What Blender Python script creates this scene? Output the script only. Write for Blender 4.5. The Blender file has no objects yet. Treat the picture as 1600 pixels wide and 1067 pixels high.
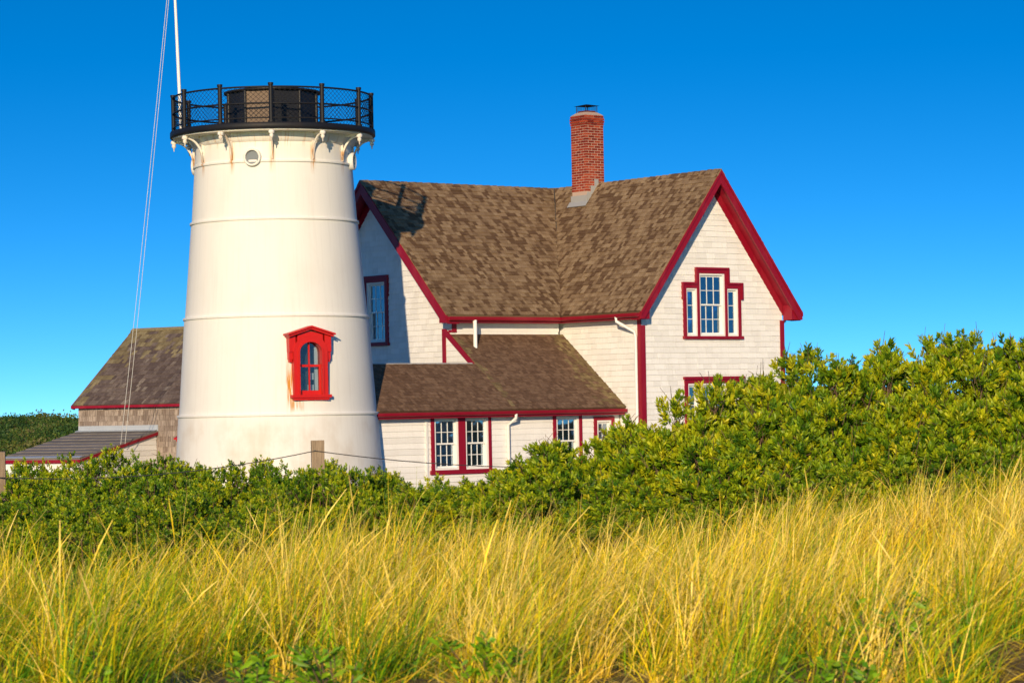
import bpy, math, random
import numpy as np
from mathutils import Matrix, Vector
random.seed(7); rng = np.random.default_rng(11)
scene = bpy.context.scene
COL = scene.collection
PI = math.pi

# ------------------------------------------------------------------ camera
F_PX, ROLL, PV = 4350.0, math.radians(1.1), 643.0      # focal length (px of a 1600 wide frame), roll, horizon row
cam = bpy.data.cameras.new('camera'); cam_ob = bpy.data.objects.new('camera', cam); COL.objects.link(cam_ob)
cam.sensor_width = 36.0; cam.lens = F_PX / 1600 * 36
cam.shift_y = (PV - 533.5) / 1600
cam.clip_start = 0.3; cam.clip_end = 6000
c_, s_ = math.cos(ROLL), math.sin(ROLL)
cam_ob.matrix_world = Matrix(((c_, s_, 0, 0), (0, 0, -1, 0), (-s_, c_, 0, 0), (0, 0, 0, 1)))
cam.dof.use_dof = True; cam.dof.focus_distance = 66.0; cam.dof.aperture_fstop = 9.0
scene.camera = cam_ob

# ------------------------------------------------------------------ sky and sun
SUN_AZ, SUN_EL = math.radians(8.0), math.radians(14.5)   # sun behind the camera, a little to the left
world = bpy.data.worlds.new('World'); scene.world = world; world.use_nodes = True
nt = world.node_tree; nt.nodes.clear()
w_out = nt.nodes.new('ShaderNodeOutputWorld'); w_bg = nt.nodes.new('ShaderNodeBackground')
sky = nt.nodes.new('ShaderNodeTexSky'); sky.sky_type = 'NISHITA'; sky.sun_disc = False
sky.sun_elevation = SUN_EL; sky.sun_rotation = PI + SUN_AZ
sky.air_density = 1.0; sky.dust_density = 1.0; sky.ozone_density = 2.0
tc = nt.nodes.new('ShaderNodeTexCoord'); vmul = nt.nodes.new('ShaderNodeVectorMath'); vmul.operation = 'MULTIPLY_ADD'
vmul.inputs[1].default_value = (1, 1, 4.0); vmul.inputs[2].default_value = (0, 0, 0.12)
vnor = nt.nodes.new('ShaderNodeVectorMath'); vnor.operation = 'NORMALIZE'
hsv = nt.nodes.new('ShaderNodeHueSaturation'); hsv.inputs['Saturation'].default_value = 1.50
nt.links.new(tc.outputs['Generated'], vmul.inputs[0]); nt.links.new(vmul.outputs[0], vnor.inputs[0])
nt.links.new(vnor.outputs[0], sky.inputs[0]); nt.links.new(sky.outputs[0], hsv.inputs['Color'])
tint = nt.nodes.new('ShaderNodeMix'); tint.data_type = 'RGBA'; tint.blend_type = 'MULTIPLY'; tint.inputs[0].default_value = 1.0
tint.inputs[7].default_value = (.60, .93, 1.08, 1)
nt.links.new(hsv.outputs[0], tint.inputs[6]); nt.links.new(tint.outputs[2], w_bg.inputs[0]); nt.links.new(w_bg.outputs[0], w_out.inputs[0])
w_bg.inputs[1].default_value = 0.15
sun = bpy.data.lights.new('sun', 'SUN'); sun.energy = 3.5; sun.angle = math.radians(0.5); sun.color = (1.0, 0.78, 0.50)
sun_ob = bpy.data.objects.new('sun', sun); COL.objects.link(sun_ob)
Ld = Vector((math.sin(SUN_AZ) * math.cos(SUN_EL), math.cos(SUN_AZ) * math.cos(SUN_EL), -math.sin(SUN_EL)))
sun_ob.rotation_euler = Ld.to_track_quat('-Z', 'Y').to_euler(); sun_ob.location = (-5, -20, 30)
vs = scene.view_settings; vs.view_transform = 'Standard'; vs.look = 'None'; vs.exposure = 0.52; vs.gamma = 1.0; vs.use_curve_mapping = False

# ------------------------------------------------------------------ helpers: geometry
V = np.array
def ray(u, v):
    xc, yc = (u - 800) / F_PX, (PV - v) / F_PX
    return V([xc * c_ + yc * s_, 1.0, -xc * s_ + yc * c_])
def unit(a): a = np.asarray(a, float); return a / np.linalg.norm(a)

class MB:
    """collects polygons of one mesh"""
    def __init__(self): self.v = []; self.f = []; self.r = []; self.sm = []
    def poly(self, pts, rnd=0.0, smooth=False):
        i = len(self.v); self.v += [tuple(map(float, p)) for p in pts]
        self.f.append(tuple(range(i, i + len(pts)))); self.r.append(rnd); self.sm.append(smooth)
    def faces(self, pts, fs, rnd=0.0, smooth=False):
        i = len(self.v); self.v += [tuple(map(float, p)) for p in pts]
        for f in fs: self.f.append(tuple(i + k for k in f)); self.r.append(rnd); self.sm.append(smooth)
    def extrude(self, front, back, rnd=0.0):
        """closed solid between two loops of equal length (front seen counter-clockwise from outside)"""
        n = len(front); pts = list(front) + list(back)
        fs = [tuple(range(n)), tuple(range(2 * n - 1, n - 1, -1))]
        fs += [(i, n + i, n + (i + 1) % n, (i + 1) % n) for i in range(n)]
        self.faces(pts, fs, rnd)
    def box(self, o, ax, ay, az, rnd=0.0):
        """o = corner, ax ay az = edge vectors (right-handed)"""
        o = V(o, float); ax, ay, az = V(ax, float), V(ay, float), V(az, float)
        b = [o, o + ax, o + ax + ay, o + ay]; t = [p + az for p in b]
        self.extrude(t, b, rnd)
    def tube(self, path, rad, n=8, cap=True, smooth=True, rnd=0.0):
        path = [V(p, float) for p in path]; m = len(path)
        rads = rad if hasattr(rad, '__len__') else [rad] * m
        pts = []; ref = None
        for i, p in enumerate(path):
            d = unit(path[min(i + 1, m - 1)] - path[max(i - 1, 0)])
            if ref is None: ref = V([0, 0, 1.]) if abs(d[2]) < .9 else V([1., 0, 0])
            x = np.cross(d, ref); x = unit(x); y = np.cross(d, x); ref = -y if False else ref
            for k in range(n):
                a = 2 * PI * k / n; pts.append(p + rads[i] * (math.cos(a) * x + math.sin(a) * y))
        fs = []
        for i in range(m - 1):
            for k in range(n):
                a, b = i * n + k, i * n + (k + 1) % n; fs.append((a, a + n, b + n, b))
        self.faces(pts, fs, rnd, smooth)
        if cap:
            self.poly(pts[:n], rnd); self.poly(pts[-n:][::-1], rnd)
    def lathe(self, c, prof, n=64, a0=0.0, a1=2 * PI, smooth=True):
        """profile [(r,z)], bottom to top on the outside"""
        c = V(c, float); full = abs(a1 - a0 - 2 * PI) < 1e-6; cols = n if full else n + 1
        pts = []
        for k in range(cols):
            a = a0 + (a1 - a0) * k / n
            for r, z in prof: pts.append(c + V([r * math.sin(a), -r * math.cos(a), z]))
        m = len(prof); fs = []
        for k in range(n):
            for j in range(m - 1):
                A = k * m + j; B = ((k + 1) % cols) * m + j
                fs.append((A, B, B + 1, A + 1))
        self.faces(pts, fs, 0.0, smooth)
    def build(self, name, mat, parent=None):
        me = bpy.data.meshes.new(name); me.from_pydata(self.v, [], self.f)
        at = me.attributes.new('rnd', 'FLOAT', 'FACE'); at.data.foreach_set('value', self.r)
        me.polygons.foreach_set('use_smooth', self.sm)
        me.materials.append(mat); me.update()
        return link(name, me, parent)

def parent_to(o, parent):
    if parent is None: return
    o.parent = parent
    if parent.type == 'EMPTY': o.matrix_parent_inverse = Matrix.Translation(-parent.location)
def link(name, me, parent=None):
    o = bpy.data.objects.new(name, me); COL.objects.link(o); parent_to(o, parent); return o
def np_mesh(name, verts, tris, mat, rnd=None, hue=None, smooth=False):
    verts = np.asarray(verts, np.float32); tris = np.asarray(tris, np.int32)
    me = bpy.data.meshes.new(name); me.vertices.add(len(verts)); me.vertices.foreach_set('co', verts.ravel())
    k = tris.shape[1]; n = len(tris)
    me.loops.add(n * k); me.loops.foreach_set('vertex_index', tris.ravel())
    me.polygons.add(n); me.polygons.foreach_set('loop_start', np.arange(0, n * k, k, dtype=np.int32))
    me.update(calc_edges=True)
    if smooth: me.polygons.foreach_set('use_smooth', np.ones(n, bool))
    for nm, arr in (('rnd', rnd), ('hue', hue)):
        if arr is not None:
            at = me.attributes.new(nm, 'FLOAT', 'FACE'); at.data.foreach_set('value', np.asarray(arr, np.float32))
    me.materials.append(mat); me.validate(); return me
def thing(name, loc, label, cat, group=None):
    o = bpy.data.objects.new(name, None); COL.objects.link(o); o.location = tuple(loc); o.empty_display_size = .3
    o['label'] = label; o['category'] = cat
    if group: o['group'] = group
    return o
def clip(poly, a, b, c):
    """keep a*x+b*y<=c of a convex 2D polygon"""
    out = []
    for i in range(len(poly)):
        P, Q = poly[i], poly[(i + 1) % len(poly)]
        dp, dq = a * P[0] + b * P[1] - c, a * Q[0] + b * Q[1] - c
        if dp <= 1e-9: out.append(P)
        if (dp < -1e-9 and dq > 1e-9) or (dp > 1e-9 and dq < -1e-9):
            t = dp / (dp - dq); out.append((P[0] + t * (Q[0] - P[0]), P[1] + t * (Q[1] - P[1])))
    return out
def area(p): return abs(sum(p[i][0] * p[(i + 1) % len(p)][1] - p[(i + 1) % len(p)][0] * p[i][1] for i in range(len(p)))) / 2 if len(p) > 2 else 0
def ccw(p):
    a = sum(p[i][0] * p[(i + 1) % len(p)][1] - p[(i + 1) % len(p)][0] * p[i][1] for i in range(len(p)))
    return p if a > 0 else p[::-1]
def cut_holes(poly, holes):
    """convex polygon minus rectangles (s0,s1,z0,z1) -> convex polygons"""
    out = [poly]
    for s0, s1, z0, z1 in holes:
        nxt = []
        for P in out:
            for Q in (clip(P, 1, 0, s0), clip(P, -1, 0, -s1)):
                if area(Q) > 1e-4: nxt.append(Q)
            M = clip(clip(P, -1, 0, -s0), 1, 0, s1)
            for Q in (clip(M, 0, 1, z0), clip(M, 0, -1, -z1)):
                if area(Q) > 1e-4: nxt.append(Q)
        out = nxt
    return out
class Frame:
    """flat wall frame: s to the right, z up (or up the slope), d outwards"""
    def __init__(self, O, ex, n, up=(0, 0, 1)): self.O, self.ex, self.n, self.up = V(O, float), unit(ex), unit(n), unit(up)
    def pt(self, s, z, d=0.0): return self.O + self.ex * s + self.up * z + self.n * d
    def slab(self, mb, poly, d0, d1, rnd=0.0):
        poly = ccw(poly); mb.extrude([self.pt(s, z, d1) for s, z in poly], [self.pt(s, z, d0) for s, z in poly], rnd)
    def rect(self, mb, s0, s1, z0, z1, d0, d1, rnd=0.0): self.slab(mb, [(s0, z0), (s1, z0), (s1, z1), (s0, z1)], d0, d1, rnd)

# ------------------------------------------------------------------ helpers: materials
def new_mat(name):
    m = bpy.data.materials.new(name); m.use_nodes = True; t = m.node_tree; t.nodes.clear()
    return m, t, t.nodes, t.links
def node(t, typ, **kw):
    n = t.nodes.new(typ)
    for k, v in kw.items(): setattr(n, k, v)
    return n
def math_n(t, op, a, b=None, c=None, clampv=False):
    n = t.nodes.new('ShaderNodeMath'); n.operation = op; n.use_clamp = clampv
    for i, x in enumerate((a, b, c)):
        if x is None: continue
        if isinstance(x, (int, float)): n.inputs[i].default_value = x
        else: t.links.new(x, n.inputs[i])
    return n.outputs[0]
def mix_c(t, fac, a, b, typ='MIX'):
    n = t.nodes.new('ShaderNodeMix'); n.data_type = 'RGBA'; n.blend_type = typ
    for i, x in ((0, fac), (6, a), (7, b)):
        if isinstance(x, (int, float)): n.inputs[i].default_value = x
        elif isinstance(x, tuple): n.inputs[i].default_value = (*x, 1) if len(x) == 3 else x
        else: t.links.new(x, n.inputs[i])
    return n.outputs[2]
def noise(t, scale, detail=4, rough=.55, vec=None, stretch=None):
    n = t.nodes.new('ShaderNodeTexNoise'); n.inputs['Scale'].default_value = scale; n.inputs['Detail'].default_value = detail; n.inputs['Roughness'].default_value = rough
    if vec is None: vec = t.nodes.new('ShaderNodeNewGeometry').outputs['Position']
    if stretch:
        m = t.nodes.new('ShaderNodeVectorMath'); m.operation = 'MULTIPLY'; m.inputs[1].default_value = stretch
        t.links.new(vec, m.inputs[0]); vec = m.outputs[0]
    t.links.new(vec, n.inputs['Vector']); return n.outputs['Fac']
def ramp(t, fac, stops):
    n = t.nodes.new('ShaderNodeValToRGB'); e = n.color_ramp.elements
    while len(e) < len(stops): e.new(.5)
    for i, (p, c) in enumerate(stops): e[i].position = p; e[i].color = (*c, 1)
    t.links.new(fac, n.inputs[0]); return n.outputs[0]
def rnd_val(t):
    """one random value per piece, whether the piece is an object or one face group of a joined mesh"""
    a = node(t, 'ShaderNodeAttribute', attribute_name='rnd').outputs['Fac']
    o = t.nodes.new('ShaderNodeObjectInfo').outputs['Random']
    return math_n(t, 'FRACT', math_n(t, 'ADD', a, o))
def finish(m, t, color, rough=.6, bump=None, bstr=.3, bdist=.01, metal=0.0, spec=.4):
    p = t.nodes.new('ShaderNodeBsdfPrincipled'); o = t.nodes.new('ShaderNodeOutputMaterial')
    if isinstance(color, tuple): p.inputs['Base Color'].default_value = (*color, 1)
    else: t.links.new(color, p.inputs['Base Color'])
    if isinstance(rough, float): p.inputs['Roughness'].default_value = rough
    else: t.links.new(rough, p.inputs['Roughness'])
    p.inputs['Metallic'].default_value = metal; p.inputs['Specular IOR Level'].default_value = spec
    if bump is not None:
        b = t.nodes.new('ShaderNodeBump'); b.inputs['Strength'].default_value = bstr; b.inputs['Distance'].default_value = bdist
        t.links.new(bump, b.inputs['Height']); t.links.new(b.outputs[0], p.inputs['Normal'])
    t.links.new(p.outputs[0], o.inputs[0]); return m
def paint(name, c, var=.12, rough=.5, dirt=(.35, .3, .25), dirt_amt=.15, spec=.4, stretch=(1, 1, .25)):
    m, t, N, L = new_mat(name)
    n1 = noise(t, 1.6, 5, .6, stretch=stretch); n2 = noise(t, 22, 4, .6, stretch=stretch)
    col = mix_c(t, math_n(t, 'MULTIPLY', n2, var), c, tuple(x * .55 for x in c))
    col = mix_c(t, math_n(t, 'MULTIPLY', ramp(t, n1, [(.5, (0, 0, 0)), (.75, (1, 1, 1))]), dirt_amt), col, dirt)
    return finish(m, t, col, rough, n2, .12, .004, spec=spec)
def wood_pieces(name, stops, rough=.8, stretch=(9, 9, 1.0), scale=6.0, grain=.5, bstr=.5):
    """pieces that differ one from the next, with grain"""
    m, t, N, L = new_mat(name)
    r = rnd_val(t); g = noise(t, scale, 5, .65, stretch=stretch)
    col = ramp(t, r, stops)
    col = mix_c(t, math_n(t, 'MULTIPLY', ramp(t, g, [(.35, (1, 1, 1)), (.65, (0, 0, 0))]), grain), col, tuple(x * .35 for x in stops[0][1]))
    b = noise(t, .7, 4, .6)
    col = mix_c(t, math_n(t, 'MULTIPLY', ramp(t, b, [(.45, (0, 0, 0)), (.7, (1, 1, 1))]), .12), col, tuple(x * .6 for x in stops[0][1]))
    return finish(m, t, col, rough, g, bstr, .01, spec=.2)

M = {}
M['siding'] = None
def siding_mat():
    m, t, N, L = new_mat('painted_siding'); r = rnd_val(t)
    g = noise(t, 9, 5, .7, stretch=(3, 3, .22)); w = noise(t, 2.2, 4, .65, stretch=(1, 1, .5))
    col = ramp(t, r, [(0, (.75, .735, .71)), (.5, (.81, .795, .77)), (1, (.85, .835, .81))])
    col = mix_c(t, math_n(t, 'MULTIPLY', ramp(t, g, [(.52, (0, 0, 0)), (.72, (1, 1, 1))]), .30), col, (.55, .51, .46))
    col = mix_c(t, math_n(t, 'MULTIPLY', ramp(t, w, [(.5, (0, 0, 0)), (.8, (1, 1, 1))]), .30), col, (.56, .53, .48))
    return finish(m, t, col, .65, g, .25, .006, spec=.25)
M['siding'] = siding_mat()
M['red'] = paint('crimson_trim_paint', (.27, .004, .020), .35, .45, (.36, .045, .06), .45)
M['tower_red'] = paint('scarlet_window_paint', (.55, .010, .006), .2, .4, (.35, .05, .03), .12)
M['white'] = paint('white_trim_paint', (.82, .81, .78), .08, .45)
M['black'] = paint('black_iron_paint', (.010, .011, .016), .3, .55, (.06, .035, .025), .2, spec=.25)
M['dark'] = paint('black_panel_paint', (.008, .009, .013), .3, .5, (.05, .04, .04), .3)
M['plywood'] = paint('weathered_plywood', (.20, .145, .105), .5, .8, (.10, .07, .05), .4)
M['lead'] = paint('lead_flashing', (.36, .36, .36), .3, .55, (.25, .25, .26), .4)
M['galv'] = paint('galvanised_flashing', (.40, .44, .50), .2, .45, (.3, .33, .38), .4)
M['grey_glass'] = paint('grey_porthole_glass', (.16, .18, .20), .1, .25)
M['mortar'] = paint('pale_mortar', (.50, .36, .29), .25, .9, (.38, .27, .22), .3)
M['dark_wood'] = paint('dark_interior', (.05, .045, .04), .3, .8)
M['blind'] = paint('white_window_blind', (.78, .77, .72), .1, .8)
M['rope'] = paint('white_rope', (.80, .80, .80), .1, .7)
M['wire'] = paint('dark_wire', (.03, .03, .035), .2, .5)
M['shingle_wall_back'] = paint('grey_board_sheathing', (.10, .08, .065), .3, .9)
M['asphalt'] = wood_pieces('brown_asphalt_shingle', [(0, (.125, .070, .038)), (.25, (.155, .092, .050)), (.36, (.235, .152, .086)), (.7, (.295, .198, .114)), (1, (.37, .262, .156))], .9, (1, 1, 1), 40, .45, .6)
M['cedar'] = wood_pieces('brown_cedar_shingle', [(0, (.135, .076, .046)), (.5, (.185, .110, .068)), (1, (.245, .152, .095))], .9, (2, 2, 5), 5, .55)
M['moss'] = wood_pieces('moss_grown_shingle', [(0, (.155, .105, .055)), (.5, (.215, .155, .075)), (1, (.30, .225, .11))], .95, (2, 2, 5), 5, .5)
M['barn_roof'] = wood_pieces('grey_weathered_roof_shingle', [(0, (.105, .075, .066)), (.5, (.15, .112, .098)), (.9, (.20, .155, .13)), (1, (.30, .25, .20))], .95, (3, 3, 3), 5, .5)
M['barn_moss'] = wood_pieces('lichen_roof_shingle', [(0, (.17, .13, .075)), (.5, (.235, .185, .10)), (1, (.33, .27, .15))], .95, (3, 3, 3), 5, .5)
M['barn_wall'] = wood_pieces('silver_grey_wall_shingle', [(0, (.24, .185, .155)), (.4, (.34, .275, .235)), (1, (.47, .39, .335))], .95, (7, 7, .6), 6, .65)
M['roll_roof'] = wood_pieces('grey_roll_roofing', [(0, (.16, .145, .135)), (.5, (.20, .18, .165)), (1, (.24, .215, .20))], .9, (1, 1, 1), 3, .25)
M['brick'] = wood_pieces('red_brick', [(0, (.17, .018, .011)), (.5, (.29, .034, .016)), (1, (.42, .070, .030))], .85, (1, 1, 1), 30, .3)
M['post'] = wood_pieces('weathered_post_wood', [(0, (.30, .22, .15)), (1, (.38, .29, .20))], .9, (10, 10, .6), 8, .6)

def glass_mat(name='window_glass', base=.20):
    m, t, N, L = new_mat(name)
    g = N.new('ShaderNodeBsdfGlossy'); g.inputs['Roughness'].default_value = .02; g.inputs['Color'].default_value = (.75, .88, 1, 1)
    tr = N.new('ShaderNodeBsdfTransparent'); tr.inputs[0].default_value = (.75, .82, .86, 1)
    lw = N.new('ShaderNodeFresnel'); lw.inputs[0].default_value = 1.52
    nz = noise(t, 1.3, 2); b = N.new('ShaderNodeBump'); b.inputs['Strength'].default_value = .05; b.inputs['Distance'].default_value = .1
    L.new(nz, b.inputs['Height']); L.new(b.outputs[0], g.inputs['Normal'])
    fac = math_n(t, 'MULTIPLY_ADD', lw.outputs[0], 1.8 if base > .1 else 1.0, base, True)
    mx = N.new('ShaderNodeMixShader'); L.new(fac, mx.inputs[0]); L.new(tr.outputs[0], mx.inputs[1]); L.new(g.outputs[0], mx.inputs[2])
    o = N.new('ShaderNodeOutputMaterial'); L.new(mx.outputs[0], o.inputs[0]); return m
M['glass'] = glass_mat(); M['dark_glass'] = glass_mat('dark_window_glass', .0)

def plant_mat(name, stops, trans=.3, rough=.5, var=.35, spec=.3):
    """leaf or blade: colour from the 'hue' attribute, small change from 'rnd', some light passes through"""
    m, t, N, L = new_mat(name)
    h = node(t, 'ShaderNodeAttribute', attribute_name='hue').outputs['Fac']
    r = node(t, 'ShaderNodeAttribute', attribute_name='rnd').outputs['Fac']
    oi = N.new('ShaderNodeObjectInfo').outputs['Random']
    h2 = math_n(t, 'ADD', h, math_n(t, 'MULTIPLY_ADD', oi, .16, -.08))
    col = ramp(t, h2, stops)
    hv = N.new('ShaderNodeHueSaturation'); L.new(col, hv.inputs['Color']); L.new(math_n(t, 'MULTIPLY_ADD', r, var * 2, 1 - var), hv.inputs['Value'])
    p = N.new('ShaderNodeBsdfPrincipled'); L.new(hv.outputs[0], p.inputs['Base Color']); p.inputs['Roughness'].default_value = rough; p.inputs['Specular IOR Level'].default_value = spec
    tl = N.new('ShaderNodeBsdfTranslucent'); L.new(hv.outputs[0], tl.inputs[0])
    mx = N.new('ShaderNodeMixShader'); mx.inputs[0].default_value = trans; L.new(p.outputs[0], mx.inputs[1]); L.new(tl.outputs[0], mx.inputs[2])
    o = N.new('ShaderNodeOutputMaterial'); L.new(mx.outputs[0], o.inputs[0]); return m
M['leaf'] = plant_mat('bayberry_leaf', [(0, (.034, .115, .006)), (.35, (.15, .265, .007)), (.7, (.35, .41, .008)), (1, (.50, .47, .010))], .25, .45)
M['hill_leaf'] = plant_mat('heath_leaf', [(0, (.020, .060, .012)), (.45, (.050, .105, .014)), (.75, (.11, .135, .02)), (1, (.16, .125, .06))], .2, .6)
M['grass'] = plant_mat('dune_grass_blade', [(0, (.08, .24, .003)), (.25, (.29, .45, .004)), (.48, (.64, .55, .005)), (.75, (.90, .60, .012)), (1, (.95, .75, .23))], .22, .5, .52, .25)
M['broadleaf'] = plant_mat('broad_green_leaf', [(0, (.07, .22, .008)), (.5, (.17, .38, .012)), (1, (.32, .50, .02))], .3, .4)
M['twig'] = wood_pieces('brown_twig_bark', [(0, (.10, .06, .04)), (1, (.20, .13, .085))], .9, (3, 3, 3), 8, .4)

def tower_mat():
    """white painted iron: chalky streaks and rust runs below the brackets and the window"""
    m, t, N, L = new_mat('white_painted_iron')
    pos = N.new('ShaderNodeNewGeometry').outputs['Position']
    sub = N.new('ShaderNodeVectorMath'); sub.operation = 'SUBTRACT'; sub.inputs[1].default_value = (TX, TY, 0); L.new(pos, sub.inputs[0])
    sx = N.new('ShaderNodeSeparateXYZ'); L.new(sub.outputs[0], sx.inputs[0])
    ang = math_n(t, 'ARCTAN2', sx.outputs[0], math_n(t, 'MULTIPLY', sx.outputs[1], -1)); z = sx.outputs[2]
    deg = math_n(t, 'MULTIPLY', ang, 180 / PI)
    cb = N.new('ShaderNodeCombineXYZ'); L.new(math_n(t, 'MULTIPLY', ang, 2.3), cb.inputs[0]); L.new(z, cb.inputs[2])
    streak = noise(t, 5.0, 6, .7, cb.outputs[0], (2.2, 1, .10)); blot = noise(t, 1.1, 5, .6, cb.outputs[0], (1, 1, .7)); fine = noise(t, 24, 4, .6, cb.outputs[0], (1, 1, .08))
    col = mix_c(t, math_n(t, 'MULTIPLY', ramp(t, streak, [(.5, (0, 0, 0)), (.8, (1, 1, 1))]), .32), (.755, .735, .695), (.54, .51, .47))
    col = mix_c(t, math_n(t, 'MULTIPLY', ramp(t, blot, [(.5, (0, 0, 0)), (.75, (1, 1, 1))]), .26), col, (.60, .55, .49))
    def band(x, lo, hi, soft):
        a = math_n(t, 'DIVIDE', math_n(t, 'SUBTRACT', x, lo), soft, clampv=True); b = math_n(t, 'DIVIDE', math_n(t, 'SUBTRACT', hi, x), soft, clampv=True)
        return math_n(t, 'MULTIPLY', a, b)
    def rust(mask, amt, colr=(.52, .23, .035)):
        nonlocal col
        f = math_n(t, 'MULTIPLY', math_n(t, 'MULTIPLY', mask, ramp(t, fine, [(.38, (0, 0, 0)), (.62, (1, 1, 1))])), amt, clampv=True)
        col = mix_c(t, f, col, colr)
    # runs beside and below the red window (azimuth 20 degrees)
    rust(math_n(t, 'MULTIPLY', band(deg, 9.3, 13.9, 1.2), band(z, .0, 1.5, .7)), 1.8)
    rust(math_n(t, 'MULTIPLY', band(deg, 33.1, 36.1, .8), band(z, .4, 1.5, .6)), 1.5)
    rust(math_n(t, 'MULTIPLY', band(deg, 11.0, 20.0, 2.0), band(z, .08, .46, .25)), 1.5)
    # runs at every bracket foot
    per = math_n(t, 'ABSOLUTE', math_n(t, 'SUBTRACT', math_n(t, 'MODULO', math_n(t, 'ADD', deg, 371), 30), 15))
    rust(math_n(t, 'MULTIPLY', math_n(t, 'SUBTRACT', 1.0, math_n(t, 'DIVIDE', per, 2.6, clampv=True)), band(z, 5.8, 6.75, .40)), 1.3)
    rust(math_n(t, 'MULTIPLY', band(z, 6.45, 6.9, .15), ramp(t, streak, [(.5, (0, 0, 0)), (.7, (1, 1, 1))])), 1.0)
    low = math_n(t, 'MULTIPLY', band(z, -2.7, .0, .3), ramp(t, blot, [(.46, (0, 0, 0)), (.66, (1, 1, 1))]))
    col = mix_c(t, math_n(t, 'MULTIPLY', low, .42), col, (.55, .45, .35))
    return finish(m, t, col, .65, streak, .08, .01, spec=.15)
TX, TY = -5.780, 68.855
M['tower'] = tower_mat()

# ------------------------------------------------------------------ ground
def ground_z(x, y):
    x = np.asarray(x, float); y = np.asarray(y, float)
    b = np.interp(y, [-60, 0, 9, 25, 40, 62, 98, 112, 150, 235, 400, 1200, 4000], [-1.4, -1.3, -1.3, -1.62, -1.95, -2.6, -2.75, -2.3, -1.75, -.75, -2.0, -4, -6])
    s = np.clip((x - .4) / 4.5, 0, 1); s = s * s * (3 - 2 * s)
    w = np.clip((y - 10) / 8, 0, 1) * np.clip((48 - y) / 14, 0, 1)
    bumps = .05 * np.sin(x * 1.3 + .7 * y) + .04 * np.sin(x * .6 - y * .9 + 1) + .03 * np.sin(2.3 * x + 1.1 * y)
    far = np.clip((y - 95) / 40, 0, 1)
    hills = far * (.55 * np.sin(x * .11 + y * .05) + .28 * np.sin(x * .19 - y * .07 + 2))
    return b + .34 * s * w + bumps * np.clip((60 - y) / 20, 0, 1) + hills
def ground_mat():
    m, t, N, L = new_mat('dune_litter')
    a = noise(t, 9, 6, .7); b = noise(t, 70, 4, .7); c = noise(t, .25, 4, .6)
    col = ramp(t, a, [(.3, (.10, .06, .025)), (.5, (.24, .155, .06)), (.7, (.40, .29, .14))])
    col = mix_c(t, math_n(t, 'MULTIPLY', b, .5), col, (.12, .08, .03))
    y = N.new('ShaderNodeSeparateXYZ'); L.new(N.new('ShaderNodeNewGeometry').outputs['Position'], y.inputs[0])
    f = math_n(t, 'DIVIDE', math_n(t, 'SUBTRACT', y.outputs[1], 26), 8, clampv=True)
    col = mix_c(t, f, col, ramp(t, c, [(.35, (.045, .06, .018)), (.65, (.10, .105, .035))]))
    return finish(m, t, col, .95, a, .6, .05, spec=.1)
ys = np.concatenate([np.linspace(-60, 0, 7), np.linspace(4, 62, 59), np.linspace(66, 250, 60), [300, 400, 600, 1200, 2500, 4500]])
xs = np.concatenate([[-3000, -900, -300, -120], np.linspace(-70, -14, 29), np.linspace(-12, 12, 49), np.linspace(14, 70, 29), [120, 300, 900, 3000]])
gx, gy = np.meshgrid(xs, ys); gz = ground_z(gx, gy)
vv = np.stack([gx, gy, gz], -1).reshape(-1, 3); nx = len(xs)
ii, jj = np.meshgrid(np.arange(nx - 1), np.arange(len(ys) - 1)); q0 = (jj * nx + ii).ravel()
me = np_mesh('ground', vv, np.stack([q0, q0 + 1, q0 + nx + 1, q0 + nx], 1), ground_mat(), smooth=True)
g_ob = link('ground', me); g_ob['kind'] = 'structure'

# ------------------------------------------------------------------ small joined or single pieces
def unit_piece_mesh(name, mat, taper=.35):
    """unit wedge: x 0..1 wide, y 0..1 up, z 0..1 thick at the butt, thin at the head"""
    mb = MB(); mb.extrude([(0, 0, 1), (1, 0, 1), (1, 1, taper), (0, 1, taper)], [(0, 0, -.2), (1, 0, -.2), (1, 1, -.2), (0, 1, -.2)])
    me = bpy.data.meshes.new(name); me.from_pydata(mb.v, [], mb.f); me.materials.append(mat); return me
def course_pieces(fr, poly, expo, wmin, wmax, thick, over=1.25, holes=(), gap=.006, z_phase=0.0, jag=.0):
    """rows of shingles inside a convex polygon of a frame -> list of (frame, polygon in (s,z), whole?, thickness)"""
    out = []; zs = [p[1] for p in poly]; z = min(zs) + z_phase
    while z < max(zs):
        band0 = clip(clip(poly, 0, -1, -z), 0, 1, z + expo)
        if area(band0) > 1e-4:
            for band in cut_holes(band0, holes):
                s0, s1 = min(p[0] for p in band), max(p[0] for p in band); s = s0 - random.random() * wmax
                while s < s1:
                    w = random.uniform(wmin, wmax)
                    P = clip(clip(band, -1, 0, -max(s, s0)), 1, 0, min(s + w, s1))
                    if area(P) > 2e-4:
                        out.append((P, s + gap / 2, s + w - gap / 2, z, thick * random.choice((.7, .85, 1.0, 1.25)), random.uniform(0, jag)))
                    s += w
        z += expo
    return out
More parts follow.
